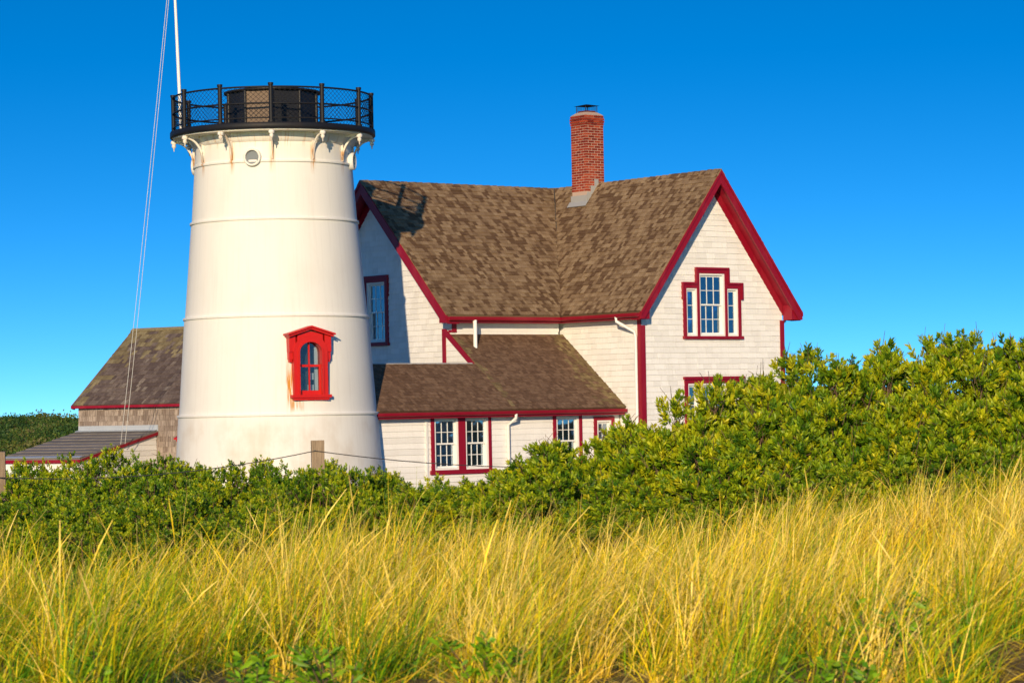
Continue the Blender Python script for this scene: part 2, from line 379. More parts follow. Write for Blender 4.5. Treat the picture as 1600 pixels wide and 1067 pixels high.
def emit_pieces(name, stuff_name, parent, fr, pieces, expo, meshes, pick_mat, budget, over=1.3):
    """whole pieces nearest the lens become objects, all the others one joined mesh per material"""
    whole, rest = [], []
    for pc in pieces:
        P, s0, s1, z, th, jg = pc
        if len(P) == 4 and abs(area(P) - (s1 - s0) * expo) < .12 * (s1 - s0) * expo + 1e-3: whole.append(pc)
        else: rest.append(pc)
    whole.sort(key=lambda pc: -(pc[2] - pc[1]) * expo / (fr.pt(pc[1], pc[3])[1] ** 2))
    singles, more = whole[:budget], whole[budget:]
    R = Matrix((( *fr.ex, ), ( *fr.up, ), ( *fr.n, ))).transposed()
    for P, s0, s1, z, th, jg in singles:
        o = bpy.data.objects.new(name, meshes[pick_mat((s0 + s1) / 2, z)]); COL.objects.link(o)
        S = Matrix.Diagonal((s1 - s0, expo * over + jg, th))
        o.matrix_basis = Matrix.Translation(Vector(fr.pt(s0, z - jg, .002))) @ (R @ S).to_4x4()
        parent_to(o, parent)
    joined = {}
    for P, s0, s1, z, th, jg in more + rest:
        k = pick_mat((s0 + s1) / 2, z); mb = joined.setdefault(k, MB())
        P = ccw(clip(clip(P, -1, 0, -s0), 1, 0, s1))
        if len(P) < 3: continue
        f = [fr.pt(s, zz, .002 + th * (1 - .55 * (zz - z) / expo)) for s, zz in P]; b = [fr.pt(s, zz, -.004) for s, zz in P]
        mb.extrude(f, b, random.random())
    for k, mb in joined.items():
        o = mb.build(stuff_name, meshes[k].materials[0], parent); o['kind'] = 'stuff'
def siding(name, parent, fr, poly, holes=(), expo=.148, zmin=-99, lens=(.14, .42), budget=60):
    joined = MB()
    zs = [p[1] for p in poly]; z = math.floor(min(zs) / expo) * expo
    n = 0
    while z < max(zs):
        if z + expo > zmin:
            band0 = clip(clip(poly, 0, -1, -z), 0, 1, z + expo)
            for band in (cut_holes(band0, holes) if area(band0) > 1e-3 else []):
                if min(p[1] for p in band) > z + expo * .8: continue
                s0, s1 = min(p[0] for p in band), max(p[0] for p in band); cuts = [s0]
                while cuts[-1] < s1: cuts.append(cuts[-1] + random.uniform(*lens))
                cuts[-1] = s1
                if len(cuts) > 2 and cuts[-1] - cuts[-2] < .3: cuts.pop(-2)
                for a, b in zip(cuts[:-1], cuts[1:]):
                    P = ccw(clip(clip(band, -1, 0, -a - .0015), 1, 0, b - .0015))
                    if area(P) < 1e-3: continue
                    th = random.uniform(.019, .025); dz = random.uniform(-.004, .004)
                    single = n < budget and z > -.4; mb = MB() if single else joined; mb.extrude([fr.pt(s, zz + dz, .004 + th * (1 - .8 * (zz - z) / expo)) for s, zz in P], [fr.pt(s, zz + dz, -.004) for s, zz in P], 0 if single else random.random())
                    if single: mb.build(name, M['siding'], parent); n += 1
        z += expo
    if joined.v: o = joined.build('siding_courses', M['siding'], parent); o['kind'] = 'stuff'
    return n
def wall(name, parent, fr, poly, holes=(), thick=.14, mat='siding'):
    mb = MB()
    for P in cut_holes(poly, holes): fr.slab(mb, P, -thick, -.002)
    return mb.build(name, M[mat], parent)

def sash_set(win, fr, s0, s1, z0, z1, cols=3, rows=2, d=-.035, fw=.05, both=True, blind=0.0):
    """double hung sash: white outer frame, two sashes with bars, each pane its own piece"""
    mb = MB()
    for a, b, c, e in ((s0, s1, z0, z0 + fw), (s0, s1, z1 - fw, z1), (s0, s0 + fw, z0 + fw, z1 - fw), (s1 - fw, s1, z0 + fw, z1 - fw)):
        fr.rect(mb, a, b, c, e, -.12, .03)
    mb.build('frame', M['white'], win)
    a, b, zl, zh = s0 + fw + .003, s1 - fw - .003, z0 + fw + .003, z1 - fw - .003; zm = (zl + zh) / 2
    spans = ((zm - .02, zh, d), (zl, zm + .02, d - .045)) if both else ((zl, zh, d),)
    for c, e, dd in spans:
        mb = MB(); r = .042
        for A, B, C, D in ((a, b, c, c + r), (a, b, e - r, e), (a, a + r, c + r, e - r), (b - r, b, c + r, e - r)): fr.rect(mb, A, B, C, D, dd - .035, dd)
        ia, ib, ic, ie = a + r, b - r, c + r, e - r; g = .0085
        for k in range(1, cols): x = ia + (ib - ia) * k / cols; fr.rect(mb, x - g, x + g, ic, ie, dd - .028, dd - .004)
        for k in range(1, rows):
            y = ic + (ie - ic) * k / rows
            for j in range(cols):
                x0 = ia + (ib - ia) * j / cols + (g if j else 0); x1 = ia + (ib - ia) * (j + 1) / cols - (g if j < cols - 1 else 0)
                fr.rect(mb, x0, x1, y - g, y + g, dd - .028, dd - .004)
        mb.build('sash', M['white'], win)
        for j in range(cols):
            for k in range(rows):
                pm = MB(); fr.rect(pm, ia + (ib - ia) * j / cols, ia + (ib - ia) * (j + 1) / cols, ic + (ie - ic) * k / rows, ic + (ie - ic) * (k + 1) / rows, dd - .02, dd - .016)
                pm.build('pane', M['glass'], win)
    if blind > 0:
        mb = MB(); fr.rect(mb, s0 + .02, s1 - .02, z1 - (z1 - z0) * blind, z1 - .03, -.19, -.18); mb.build('blind', M['blind'], win)

# ------------------------------------------------------------------ the house: two crossing gabled wings and a low lean-to
J = ray(866, 296) * 80.0; JX, JY = J[0], J[1]
AN = math.radians(38)
eA = V([math.sin(AN), -math.cos(AN), 0]); eB = V([-math.cos(AN), -math.sin(AN), 0]); UP = V([0, 0, 1.])
def W(p, q, z): return V([JX, JY, 0]) + p * eA + q * eB + V([0, 0, z])
H, EV = 6.36, 2.56                                   # ridge and eave height above the lens
PA, PO, HA, EA = 6.66, 7.09, 2.54, 2.91              # right wing: gable wall, roof overhang, half width, eave
QB, QO, HB, EB = 6.30, 6.78, 3.39, 3.79              # left wing
GZ = -2.65
house = thing('keepers_house', W(2, 2, GZ), 'white two-storey keeper\'s house with crimson trim and steep brown roofs', 'house')
fA = Frame(W(PA, 0, 0), -eB, eA)                     # right gable wall, s = -q
fB = Frame(W(0, QB, 0), eA, eB)                      # left gable wall, s = p
fAs = Frame(W(0, HA, 0), eA, eB)                     # side wall of the right wing, s = p
fBs = Frame(W(HB, 0, 0), -eB, eA)                    # side wall of the left wing, s = -q
slA, slB = (H - EV) / EA, (H - EV) / EB
under = .20                                          # roof thickness measured vertically
zA = lambda q: H - under - slA * abs(q)
zB = lambda p: H - under - slB * abs(p)
polyA = [(-HA, GZ), (HA, GZ), (HA, zA(HA)), (0, H - under), (-HA, zA(HA))]
polyB = [(-HB, GZ), (HB, GZ), (HB, zB(HB)), (0, H - under), (-HB, zB(HB))]
holesA = [(-.50, .42, 1.92, 3.60), (-.97, -.58, 1.92, 3.20), (.50, .90, 1.92, 3.20), (-.50, .42, -1.0, .66), (-.97, -.58, -1.0, .66), (.50, .90, -1.0, .66)]
blockA = [(-1.0, .96, 1.86, 3.24), (-.60, .55, 3.24, 3.66), (-1.0, .96, -1.06, .72)]
holesB = [(-.45, .42, 1.96, 3.60)]; blockB = [(-.5, .47, 1.9, 3.66)]
wA = wall('gable_wall', house, fA, polyA, holesA); siding('siding_shingle', wA, fA, polyA, blockA, zmin=-.75, budget=170)
wB = wall('gable_wall', house, fB, polyB, holesB); siding('siding_shingle', wB, fB, polyB, blockB, zmin=1.0, budget=70)
wAs = wall('side_wall', house, fAs, [(-HB, GZ), (PA - .141, GZ), (PA - .141, zA(HA)), (-HB, zA(HA))])
siding('siding_shingle', wAs, fAs, [(HB + .02, 0), (PA - .15, 0), (PA - .15, zA(HA)), (HB + .02, zA(HA))], budget=50)
wBs = wall('side_wall', house, fBs, [(-QB + .141, GZ), (-HA - .16, GZ), (-HA - .16, zB(HB)), (-QB + .141, zB(HB))])
siding('siding_board', wBs, fBs, [(-QB + .15, 1.9), (-HA - .17, 1.9), (-HA - .17, zB(HB)), (-QB + .15, zB(HB))], lens=(3, 5))
for fr, poly in ((Frame(W(0, -HA, 0), -eA, -eB), [(-PA + .141, GZ), (HB, GZ), (HB, zA(HA)), (-PA + .141, zA(HA))]),
                 (Frame(W(-HB, 0, 0), eB, -eA), [(-HA + .141, GZ), (QB - .141, GZ), (QB - .141, zB(HB)), (-HA + .141, zB(HB))])):
    w_ = wall('rear_wall', house, fr, poly)
# roofs: sloping slabs, then shingles
def roof_slab(mb, loop, t=.10):
    """loop of (p,q,z) on the weather side"""
    top = [W(*p) for p in loop]; nrm = unit(np.cross(top[1] - top[0], top[2] - top[0]))
    if nrm[2] < 0: top = top[::-1]; nrm = -nrm
    mb.extrude(top, [p - nrm * t for p in top])
planes = [[(0, QO, H), (EB, QO, EV), (EB, EA, EV), (0, 0, H)],           # left wing, front slope
          [(PO, 0, H), (PO, EA, EV), (EB, EA, EV), (0, 0, H)],           # right wing, left slope
          [(PO, 0, H), (PO, -EA, EV), (-EB, -EA, EV), (0, 0, H)],        # right wing, far slope
          [(0, QO, H), (-EB, QO, EV), (-EB, -EA, EV), (0, 0, H)]]        # left wing, rear slope
mb = MB()
for P in planes: roof_slab(mb, P)
roof = mb.build('roof', M['asphalt'], house)
asph = {0: unit_piece_mesh('roof_shingle', M['asphalt'])}
def slope_frame(P):
    top = [W(*p) for p in P]; eave = unit(top[1] - top[2]); nrm = unit(np.cross(top[1] - top[0], top[2] - top[0]))
    if nrm[2] < 0: nrm = -nrm
    ex = eave if np.dot(np.cross(eave, UP), nrm) > 0 else -eave
    ex = unit(np.cross(UP, nrm)); up = np.cross(nrm, ex)
    fr = Frame(top[1], ex, nrm, up)
    return fr, [(float(np.dot(t - top[1], ex)), float(np.dot(t - top[1], up))) for t in top]
for k, P in enumerate(planes):
    fr, pl = slope_frame(P)
    pcs = course_pieces(fr, ccw(pl), .145, .07, .17, .030)
    emit_pieces('roof_shingle', 'shingle_courses', roof, fr, pcs, .145, asph, lambda s, z: 0, (105, 105, 0, 0)[k], 1.25)
# ridge caps
mb = MB()
def ridge_cap(mb, a, b, w=.15, sl=1.1, step=.26):
    a, b = V(a), V(b); L_ = np.linalg.norm(b - a); d = (b - a) / L_; sd = np.cross(UP, d); n = int(L_ / step)
    for i in range(n):
        p0 = a + d * (L_ * i / n); p1 = a + d * (L_ * (i + 1) / n + .03); lift = .035; l1 = .018
        for sg in (1, -1):
            A = [p0 + UP * lift, p1 + UP * l1, p1 + sd * sg * w + UP * (l1 - w * sl), p0 + sd * sg * w + UP * (lift - w * sl)]
            B = [x - UP * .05 for x in A]
            if sg > 0: mb.extrude(A[::-1], B[::-1], random.random())
            else: mb.extrude(A, B, random.random())
ridge_cap(mb, W(0, 0, H), W(PO, 0, H), .13, 1.2); ridge_cap(mb, W(0, 0, H), W(0, QO, H), .14, .95)
mb.build('ridge_cap', M['asphalt'], roof)
mb = MB(); mb.tube([W(0.05, 0.04, H - .0), W(EB * .5, EA * .5, (H + EV) / 2 + .01), W(EB - .02, EA - .02, EV + .015)], .016, 6); mb.build('valley_flashing', M['dark_wood'], roof)
# rakes, soffits, friezes of the two gables
def gable_trim(fr, hw, ev_s, ov, sl):
    """fr: gable wall frame, ov: overhang, sl: slope; left and right rake"""
    for sg in (-1, 1):
        L_ = ev_s
        def strip(mb, t0, t1, d0, d1, s_in=0.0, s_out=None):
            so = L_ if s_out is None else s_out
            pts = [(sg * s_in, H - sl * s_in - t0), (sg * so, H - sl * so - t0), (sg * so, H - sl * so - t1), (sg * s_in, H - sl * s_in - t1)]
            pts = clip(ccw(pts), 0, -1, -(EV - .205))
            fr.slab(mb, pts, d0, d1)
        mb = MB(); strip(mb, .018, .37, ov - .045, ov + .012); mb.build('rake_board', M['red'], house)
        mb = MB(); strip(mb, .012, .11, ov + .013, ov + .040); mb.build('rake_moulding', M['red'], house)
        mb = MB(); strip(mb, .215, .245, .03, ov - .046); mb.build('soffit', M['red'], house)
        mb = MB(); strip(mb, .246, .52, .004, .032, 0.0, hw + .02); mb.build('frieze_board', M['red'], house)
        # boxed end of the eave
        mb = MB(); s0, s1 = hw + .024, L_ - .02; zb = EV - .20
        fr.slab(mb, [(sg * s0, zb), (sg * s1, zb), (sg * s1, H - sl * s1 - .25), (sg * s0, H - sl * s0 - .25)], .035, ov - .048); mb.build('eave_return', M['red'], house)
gable_trim(fA, HA, EA, PO - PA, slA); gable_trim(fB, HB, EB, QO - QB, slB)
def hbox(mb, p0, p1, q0, q1, z0, z1): mb.box(W(p0, q0, z0), eA * (p1 - p0), -eB * 0 + eB * (q1 - q0), UP * (z1 - z0)) if False else mb.extrude([W(p0, q0, z1), W(p0, q1, z1), W(p1, q1, z1), W(p1, q0, z1)][::-1], [W(p0, q0, z0), W(p0, q1, z0), W(p1, q1, z0), W(p1, q0, z0)][::-1])
# eaves of the two visible slopes: fascia, soffit, gutter
for args, nm, mt in (((EB - .05, EB - .01, EA - .05, QO - .02, EV - .20, EV - .055), 'fascia', 'red'),
                     ((EB - .01 - 3.79 + 3.79 - .04, PO - .02, EA - .05, EA - .01, EV - .20, EV - .055), 'fascia', 'red'),
                     ((HB + .03, EB - .051, EA - .02, QB + .03, EV - .20, EV - .17), 'soffit', 'red'),
                     ((EB - .02, PA + .03, HA + .03, EA - .051, EV - .20, EV - .17), 'soffit', 'red'),
                     ((HB + .004, HB + .03, HA + .16, QB - .03, EV - .42, EV - .205), 'frieze_board', 'white'),
                     ((HB + .1, PA - .14, HA + .004, HA + .03, EV - .36, EV - .205), 'frieze_board', 'white')):
    mb = MB(); hbox(mb, *args); mb.build(nm, M[mt], house)
def gutter(a, b, out, w=.125, h=.11, mat='red'):
    """open trough hung under an eave"""
    a, b, out = V(a), V(b), unit(out); mb = MB(); prof = []
    n = 7
    for k in range(n + 1): t = PI * k / n; prof.append((w / 2 - w / 2 * math.cos(t), -h * math.sin(t) ** .8 if 0 < k < n else 0))
    inner = [(w / 2 + (x - w / 2) * .86, z * .86) for x, z in prof][::-1]; loop = prof + inner
    A = [a + out * x + UP * z for x, z in loop]; B = [b + out * x + UP * z for x, z in loop]; m = len(loop)
    fs = [(i, (i + 1) % m, m + (i + 1) % m, m + i) for i in range(m)]
    half = n + 1
    for base in (0, m):
        for k in range(n):
            fs.append((base + k, base + k + 1, base + m - 2 - k, base + m - 1 - k))
    mb.faces(A + B, fs); o = mb.build('gutter', M[mat], house); return o
gutter(W(EB - .008, QO - .05, EV - .045), W(EB - .008, EA + .02, EV - .045), eA)
gutter(W(EB + .0, EA - .008, EV - .045), W(PO - .05, EA - .008, EV - .045), eB)
# corner boards
for args in ((PA + .026, PA + .05, HA - .10, HA + .05, GZ, EV - .36), (PA - .10, PA + .025, HA + .026, HA + .05, GZ, EV - .21),
             (PA + .026, PA + .05, -HA - .05, -HA + .10, GZ, EV - .206), (HB - .10, HB + .05, QB + .026, QB + .05, 2.12, EV - .38), (HB + .026, HB + .05, QB - .12, QB + .025, 2.12, EV - .21)):
    mb = MB(); hbox(mb, *args); mb.build('corner_board', M['red'], house)
# windows
def casing(name, fr, polys, d1=.055, d0=-.0, mat='red', parent=None):
    mb = MB()
    for P in polys: fr.rect(mb, *P, d0, d1)
    return mb.build(name, M[mat], parent or house)
wt = casing('window', fA, [(-1.08, -.97, 1.92, 3.20), (-.58, -.50, 1.92, 3.60), (.42, .50, 1.92, 3.60), (.90, 1.00, 1.92, 3.20),
                           (-1.08, -.58, 3.20, 3.30), (.50, 1.00, 3.20, 3.30), (-.58, .50, 3.60, 3.70)])
mb = MB()
for P in ((-1.12, -.605, 3.302, 3.36), (.525, 1.06, 3.302, 3.36), (-.64, .56, 3.702, 3.76), (-.64, -.585, 3.362, 3.70), (.505, .56, 3.362, 3.70), (-1.12, -1.083, 2.9, 3.30), (1.003, 1.06, 2.9, 3.30)): fA.rect(mb, *P, 0, .095)
mb.build('window_hood', M['red'], wt)
mb = MB(); fA.rect(mb, -1.10, 1.04, 1.84, 1.918, 0, .10); mb.build('window_sill', M['red'], wt)
sash_set(wt, fA, -.50, .42, 1.92, 3.60, 3, 2, blind=.25); sash_set(wt, fA, -.97, -.58, 1.92, 3.20, 1, 3, both=False, fw=.045); sash_set(wt, fA, .50, .90, 1.92, 3.20, 1, 3, both=False, fw=.045)
wl = casing('window', fA, [(-1.08, -.97, -1.0, .66), (-.58, -.50, -1.0, .66), (.42, .50, -1.0, .66), (.90, 1.00, -1.0, .66), (-1.08, 1.0, .66, .76)])
mb = MB(); fA.rect(mb, -1.12, 1.06, .762, .84, 0, .095); mb.build('window_hood', M['red'], wl)
mb = MB(); fA.rect(mb, -1.10, 1.04, -1.08, -1.002, 0, .10); mb.build('window_sill', M['red'], wl)
sash_set(wl, fA, -.50, .42, -1.0, .66, 3, 2); sash_set(wl, fA, -.97, -.58, -1.0, .66, 1, 3, both=False); sash_set(wl, fA, .50, .90, -1.0, .66, 1, 3, both=False)
wb = casing('window', fB, [(-.58, -.45, 1.96, 3.60), (.42, .55, 1.96, 3.60), (-.58, .55, 3.60, 3.70)])
mb = MB(); fB.rect(mb, -.62, .59, 3.702, 3.78, 0, .10); fB.rect(mb, -.62, -.583, 3.2, 3.70, 0, .09); fB.rect(mb, .553, .59, 3.2, 3.70, 0, .09); mb.build('window_hood', M['red'], wb)
mb = MB(); fB.rect(mb, -.60, .58, 1.86, 1.958, 0, .10); mb.build('window_sill', M['red'], wb)
sash_set(wb, fB, -.45, .42, 1.96, 3.60, 3, 2, blind=.45)
# chimney
ch = thing if False else None
p0, p1, q0, q1, cz0, cz1 = 1.33, 1.98, -.22, .43, 5.55, 8.30
mb = MB(); hbox(mb, p0 + .006, p1 - .006, q0 + .006, q1 - .006, cz0, cz1); chim = mb.build('chimney', M['mortar'], house)
bm_ = {}
def brick_mesh(l):
    if l not in bm_:
        me = bpy.data.meshes.new('brick'); mb = MB(); mb.box((0, 0, 0), (l, 0, 0), (0, .10, 0), (0, 0, .057)); me.from_pydata(mb.v, [], mb.f); me.materials.append(M['brick']); bm_[l] = me
    return bm_[l]
nb = 0; row_h = .0715; z = cz1 - .0
rows_b = 30
for r in range(rows_b):
    z0 = cz1 - (r + 1) * row_h; ext = .022 if r in (1, 2) else (.010 if r in (0, 3) else 0.0)
    sides = [(W(p1 + ext, q1 + ext, 0), -eB, eA), (W(p0 - ext, q1 + ext, 0), eA, eB), (W(p1 + ext, q0 - ext, 0), -eA, -eB), (W(p0 - ext, q0 - ext, 0), eB, -eA)]
    width = p1 - p0 + 2 * ext
    for k, (O, ex, n) in enumerate(sides):
        if k >= 2 and r > 7: continue                     # far sides are hidden lower down: plain courses there
        off = (.0 if (r + k) % 2 else .11); s = -off
        while s < width - .02:
            a, b = max(s, 0), min(s + .198, width)
            if b - a > .03:
                l = round(b - a, 3); o = bpy.data.objects.new('brick', brick_mesh(l)); COL.objects.link(o)
                R = Matrix((tuple(ex), tuple(-n), (0, 0, 1))).transposed(); jit = random.uniform(-.003, .003)
                pos = O + ex * a + n * jit + UP * z0
                o.matrix_basis = Matrix.Translation(Vector(pos)) @ R.to_4x4(); parent_to(o, chim); nb += 1
            s += .217
mb = MB()
for r in range(8, rows_b):
    z0 = cz1 - (r + 1) * row_h
    for O, ex, n in [(W(p1, q0, 0), -eA, -eB), (W(p0, q0, 0), eB, -eA)]:
        s = -.11 * (r % 2)
        while s < .63:
            a, b = max(s, 0), min(s + .205, .65)
            if b - a > .03: mb.box(O + ex * a + UP * z0 - n * .1, ex * (b - a), n * .1, UP * .058, random.random())
            s += .217
o = mb.build('rear_brick_courses', M['brick'], chim); o['kind'] = 'stuff'
mb = MB()
c0 = [W(p0 + .0, q0, cz1), W(p1, q0, cz1), W(p1, q1, cz1), W(p0, q1, cz1)]; cc = W((p0 + p1) / 2, (q0 + q1) / 2, cz1 + .09)
top = [cc + (x - cc) * V([.62, .62, 0]) for x in c0]; mb.extrude(ccw_top := [t for t in top][::-1], [x for x in c0][::-1]); mb.build('mortar_crown', M['mortar'], chim)
mb = MB(); hbox(mb, p0 + .15, p1 - .15, q0 + .15, q1 - .15, cz1 + .05, cz1 + .13); mb.build('flue', M['brick'], chim)
mb = MB()
for a in (p0 + .12, p1 - .12):
    for b in (q0 + .12, q1 - .12): mb.tube([W(a, b, cz1 + .05), W(a, b, cz1 + .27)], .012, 6)
for a, b in (((p0 + .12, q0 + .12), (p1 - .12, q0 + .12)), ((p0 + .12, q1 - .12), (p1 - .12, q1 - .12)), ((p0 + .12, q0 + .12), (p0 + .12, q1 - .12)), ((p1 - .12, q0 + .12), (p1 - .12, q1 - .12))):
    for k in range(1, 9):
        t = k / 9; x = W(a[0] + (b[0] - a[0]) * t, a[1] + (b[1] - a[1]) * t, cz1 + .05); mb.tube([x, x + UP * .2], .003, 3, False)
e_ = .06; base = [W(p0 + e_, q0 + e_, cz1 + .27), W(p1 - e_, q0 + e_, cz1 + .27), W(p1 - e_, q1 - e_, cz1 + .27), W(p0 + e_, q1 - e_, cz1 + .27)][::-1]
apx = W((p0 + p1) / 2, (q0 + q1) / 2, cz1 + .33); mb.extrude([apx + (x - apx) * .15 + UP * .0 for x in base], base)
mb.build('chimney_cap', M['black'], chim)
mb = MB(); zf = H - slA * q1
hbox(mb, p0 - .03, p1 + .03, q1 + .004, q1 + .022, zf - .08, zf + .24)
fq = Frame(W(p0 - .08, q1, zf + .03), eA, unit(eB * slA * .0 + eB * 1.0 * slA + UP), unit(-eB + UP * slA))
fq.rect(mb, 0, p1 - p0 + .16, -.16, .02, .035, .05)
mb.build('apron_flashing', M['lead'], chim)
mb = MB(); fs_ = Frame(W(p1 + .004, 0, 0), -eB, eA)
for k in range(3):
    qa, qb = q1 - .14 * k - .0, q1 - .14 * (k + 1); zt = H - slA * max(qb, 0) + .14
    fs_.slab(mb, [(-qa, H - slA * qa - .05), (-qb, H - slA * max(qb, 0) - .05), (-qb, zt), (-qa, zt)], .0, .018)
mb.build('step_flashing', M['lead'], chim)

# lean-to in the inner corner and passage to the tower, one roof slope
SP0, SZ0, SP1, SZ1 = HB + .004, 2.06, 6.02, .06
slS = (SZ0 - SZ1) / (SP1 - SP0)
PR = 4.44; PRZ = SZ0 - slS * (PR - SP0); QT = 11.2; QE = QB + .052
WP = 5.72                                                  # front wall of the low part
fS = Frame(W(WP, 0, 0), -eB, eA)
low_poly = [(-QT, GZ), (-HA - .03, GZ), (-HA - .03, .10), (-QT, .10)]
holesS = [(-8.69, -7.93, -1.44, -.12), (-7.71, -6.97, -1.44, -.12), (-4.74, -3.97, -1.44, -.14), (-3.36, -2.86, -1.3, -.27)]
blockS = [(-8.76, -6.9, -1.52, -.07), (-4.80, -3.90, -1.52, -.07), (-3.43, -2.8, -1.38, -.2)]
wS = wall('side_wall', house, fS, low_poly, holesS); siding('siding_board', wS, fS, [(-QT + .6, -1.75), (-HA - .05, -1.75), (-HA - .05, .10), (-QT + .6, .10)], blockS, lens=(3, 6))
fT = Frame(W(0, QB + .03, 0), eA, eB)                      # triangular end wall above the passage ridge
tri = [(3.10, PRZ - .6), (PR + .6, PRZ - .6), (PR + .6, SZ0 - slS * (PR + .6 - SP0) - .03), (3.40, SZ0 - .05), (3.10, SZ0 + .02)]
wT = wall('end_wall', house, fT, tri, thick=.02); siding('siding_board', wT, fT, [(3.19, PRZ - .05), (PR + .02, PRZ - .05), (3.40, SZ0 - .1), (3.19, SZ0 - .02)], lens=(3, 6))
mb = MB(); fT.rect(mb, 3.05, 3.18, PRZ - .1, SZ0 + .16, .02, .055); mb.build('corner_board', M['red'], house)
mb = MB(); fT.slab(mb, [(3.185, SZ0 + .16), (3.185, SZ0 - .02), (PR + .10, PRZ - .24), (PR + .10, PRZ - .08), (3.22, SZ0 + .16 - .02)], .022, .06)
mb.build('rake_board', M['red'], house)
mb = MB()
roof_slab(mb, [(SP0, QE, SZ0), (SP1, QE, SZ1), (SP1, HA + .006, SZ1), (SP0, HA + .006, SZ0)], .09)
roof_slab(mb, [(PR, QT, PRZ), (SP1, QT, SZ1), (SP1, QE + .002, SZ1), (PR, QE + .002, PRZ)], .09)
roof_slab(mb, [(PR, QT, PRZ), (2 * PR - SP1, QT, SZ1), (2 * PR - SP1, QE + .002, SZ1), (PR, QE + .002, PRZ)], .09)
low_roof = mb.build('low_roof', M['cedar'], house)
ced = {0: unit_piece_mesh('roof_shingle', M['cedar']), 1: unit_piece_mesh('roof_shingle', M['moss'])}
for k, P in enumerate(([(SP0, QE, SZ0), (SP1, QE, SZ1), (SP1, HA + .006, SZ1), (SP0, HA + .006, SZ0)], [(PR, QT, PRZ), (SP1, QT, SZ1), (SP1, QE + .002, SZ1), (PR, QE + .002, PRZ)],
                       [(PR, QT, PRZ), (2 * PR - SP1, QT, SZ1), (2 * PR - SP1, QE + .002, SZ1), (PR, QE + .002, PRZ)])):
    fr, pl = slope_frame(P); smax = max(p[0] for p in pl); smin = min(p[0] for p in pl)
    pcs = course_pieces(fr, ccw(pl), .128, .07, .17, .018)
    if k == 0:
        def pick(s, z, a=smin, b=smax):
            x = s - a; y = b - s
            if x < .20 and random.random() < .6: return 1                       # along the joint with the passage
            if y < .85 and random.random() < .9 - y * 1.0: return 1               # along the wall of the right wing
            return 0
    else: pick = lambda s, z: 0
    emit_pieces('roof_shingle', 'shingle_courses', low_roof, fr, pcs, .128, ced, pick, (50, 40, 0)[k], 1.3)
mb = MB(); mb.tube([W(PR, QE + .10, PRZ + .006), W(PR, QT, PRZ + .006)], .026, 6); mb.build('ridge_cap', M['lead'], low_roof)
mb = MB(); hbox(mb, SP1 - .05, SP1 - .012, HA + .07, QT, SZ1 - .19, SZ1 - .075); mb.build('fascia', M['red'], house)
mb = MB(); hbox(mb, WP + .03, SP1 - .051, HA + .07, QT, SZ1 - .19, SZ1 - .165); mb.build('soffit', M['red'], house)
gutter(W(SP1 - .010, QT, SZ1 - .04), W(SP1 - .010, HA + .06, SZ1 - .04), eA, .11, .10)
mb = MB(); hbox(mb, WP + .026, WP + .05, 8.90, 8.96, GZ, SZ1 - .2); mb.build('corner_board', M['white'], house)
ws = casing('window', fS, [(-8.79, -8.69, -1.44, -.12), (-7.93, -7.71, -1.44, -.12), (-6.97, -6.88, -1.44, -.12), (-8.79, -6.88, -.12, -.045)], .05)
mb = MB(); fS.rect(mb, -8.83, -6.84, -1.55, -1.442, 0, .08); mb.build('window_sill', M['red'], ws)
sash_set(ws, fS, -8.69, -7.93, -1.44, -.12, 3, 2); sash_set(ws, fS, -7.71, -6.97, -1.44, -.12, 3, 2)
ws = casing('window', fS, [(-4.84, -4.74, -1.44, -.14), (-3.97, -3.87, -1.44, -.14), (-4.84, -3.87, -.14, -.05)], .05)
mb = MB(); fS.rect(mb, -4.87, -3.84, -1.55, -1.442, 0, .08); mb.build('window_sill', M['red'], ws)
sash_set(ws, fS, -4.74, -3.97, -1.44, -.14, 3, 2)
ws = casing('window', fS, [(-3.46, -3.36, -1.3, -.27), (-2.86, -2.76, -1.3, -.27), (-3.46, -2.76, -.27, -.17)], .05)
mb = MB(); fS.rect(mb, -3.49, -2.73, -1.41, -1.302, 0, .08); mb.build('window_sill', M['red'], ws)
sash_set(ws, fS, -3.36, -2.86, -1.3, -.27, 2, 2)
# downspouts
def spout(pts, r=.042):
    mb = MB(); out = []
    mb.tube(pts, r, 10); mb.build('downspout', M['white'], house)
spout([W(EB + .055, QB - .42, EV - .13), W(EB + .055, QB - .42, 1.62), W(EB + .16, QB - .46, 1.50)], .055)
spout([W(6.15, EA + .06, EV - .11), W(6.16, EA + .06, EV - .24), W(6.50, HA + .10, EV - .52), W(6.53, HA + .085, EV - .66), W(6.53, HA + .085, GZ)])
spout([W(6.35, -EA - .05, EV - .12), W(6.35, -EA - .05, EV - .2), W(6.35, -HA - .10, EV - .42), W(6.35, -HA - .10, GZ)])
spout([W(SP1 + .045, 6.30, SZ1 - .08), W(SP1 + .045, 6.30, SZ1 - .22), W(WP + .085, 6.36, SZ1 - .40), W(WP + .085, 6.36, GZ)])
# dark rooms behind the panes
mb = MB(); mb.extrude([W(-2.9, -2.2, 1.6), W(-2.9, 5.7, 1.6), W(2.9, 5.7, 1.6), W(2.9, 2.2, 1.6), W(6.2, 2.2, 1.6), W(6.2, -2.2, 1.6)][::-1], [W(-2.9, -2.2, 1.5), W(-2.9, 5.7, 1.5), W(2.9, 5.7, 1.5), W(2.9, 2.2, 1.5), W(6.2, 2.2, 1.5), W(6.2, -2.2, 1.5)][::-1])
mb.build('upper_floor', M['dark_wood'], house)

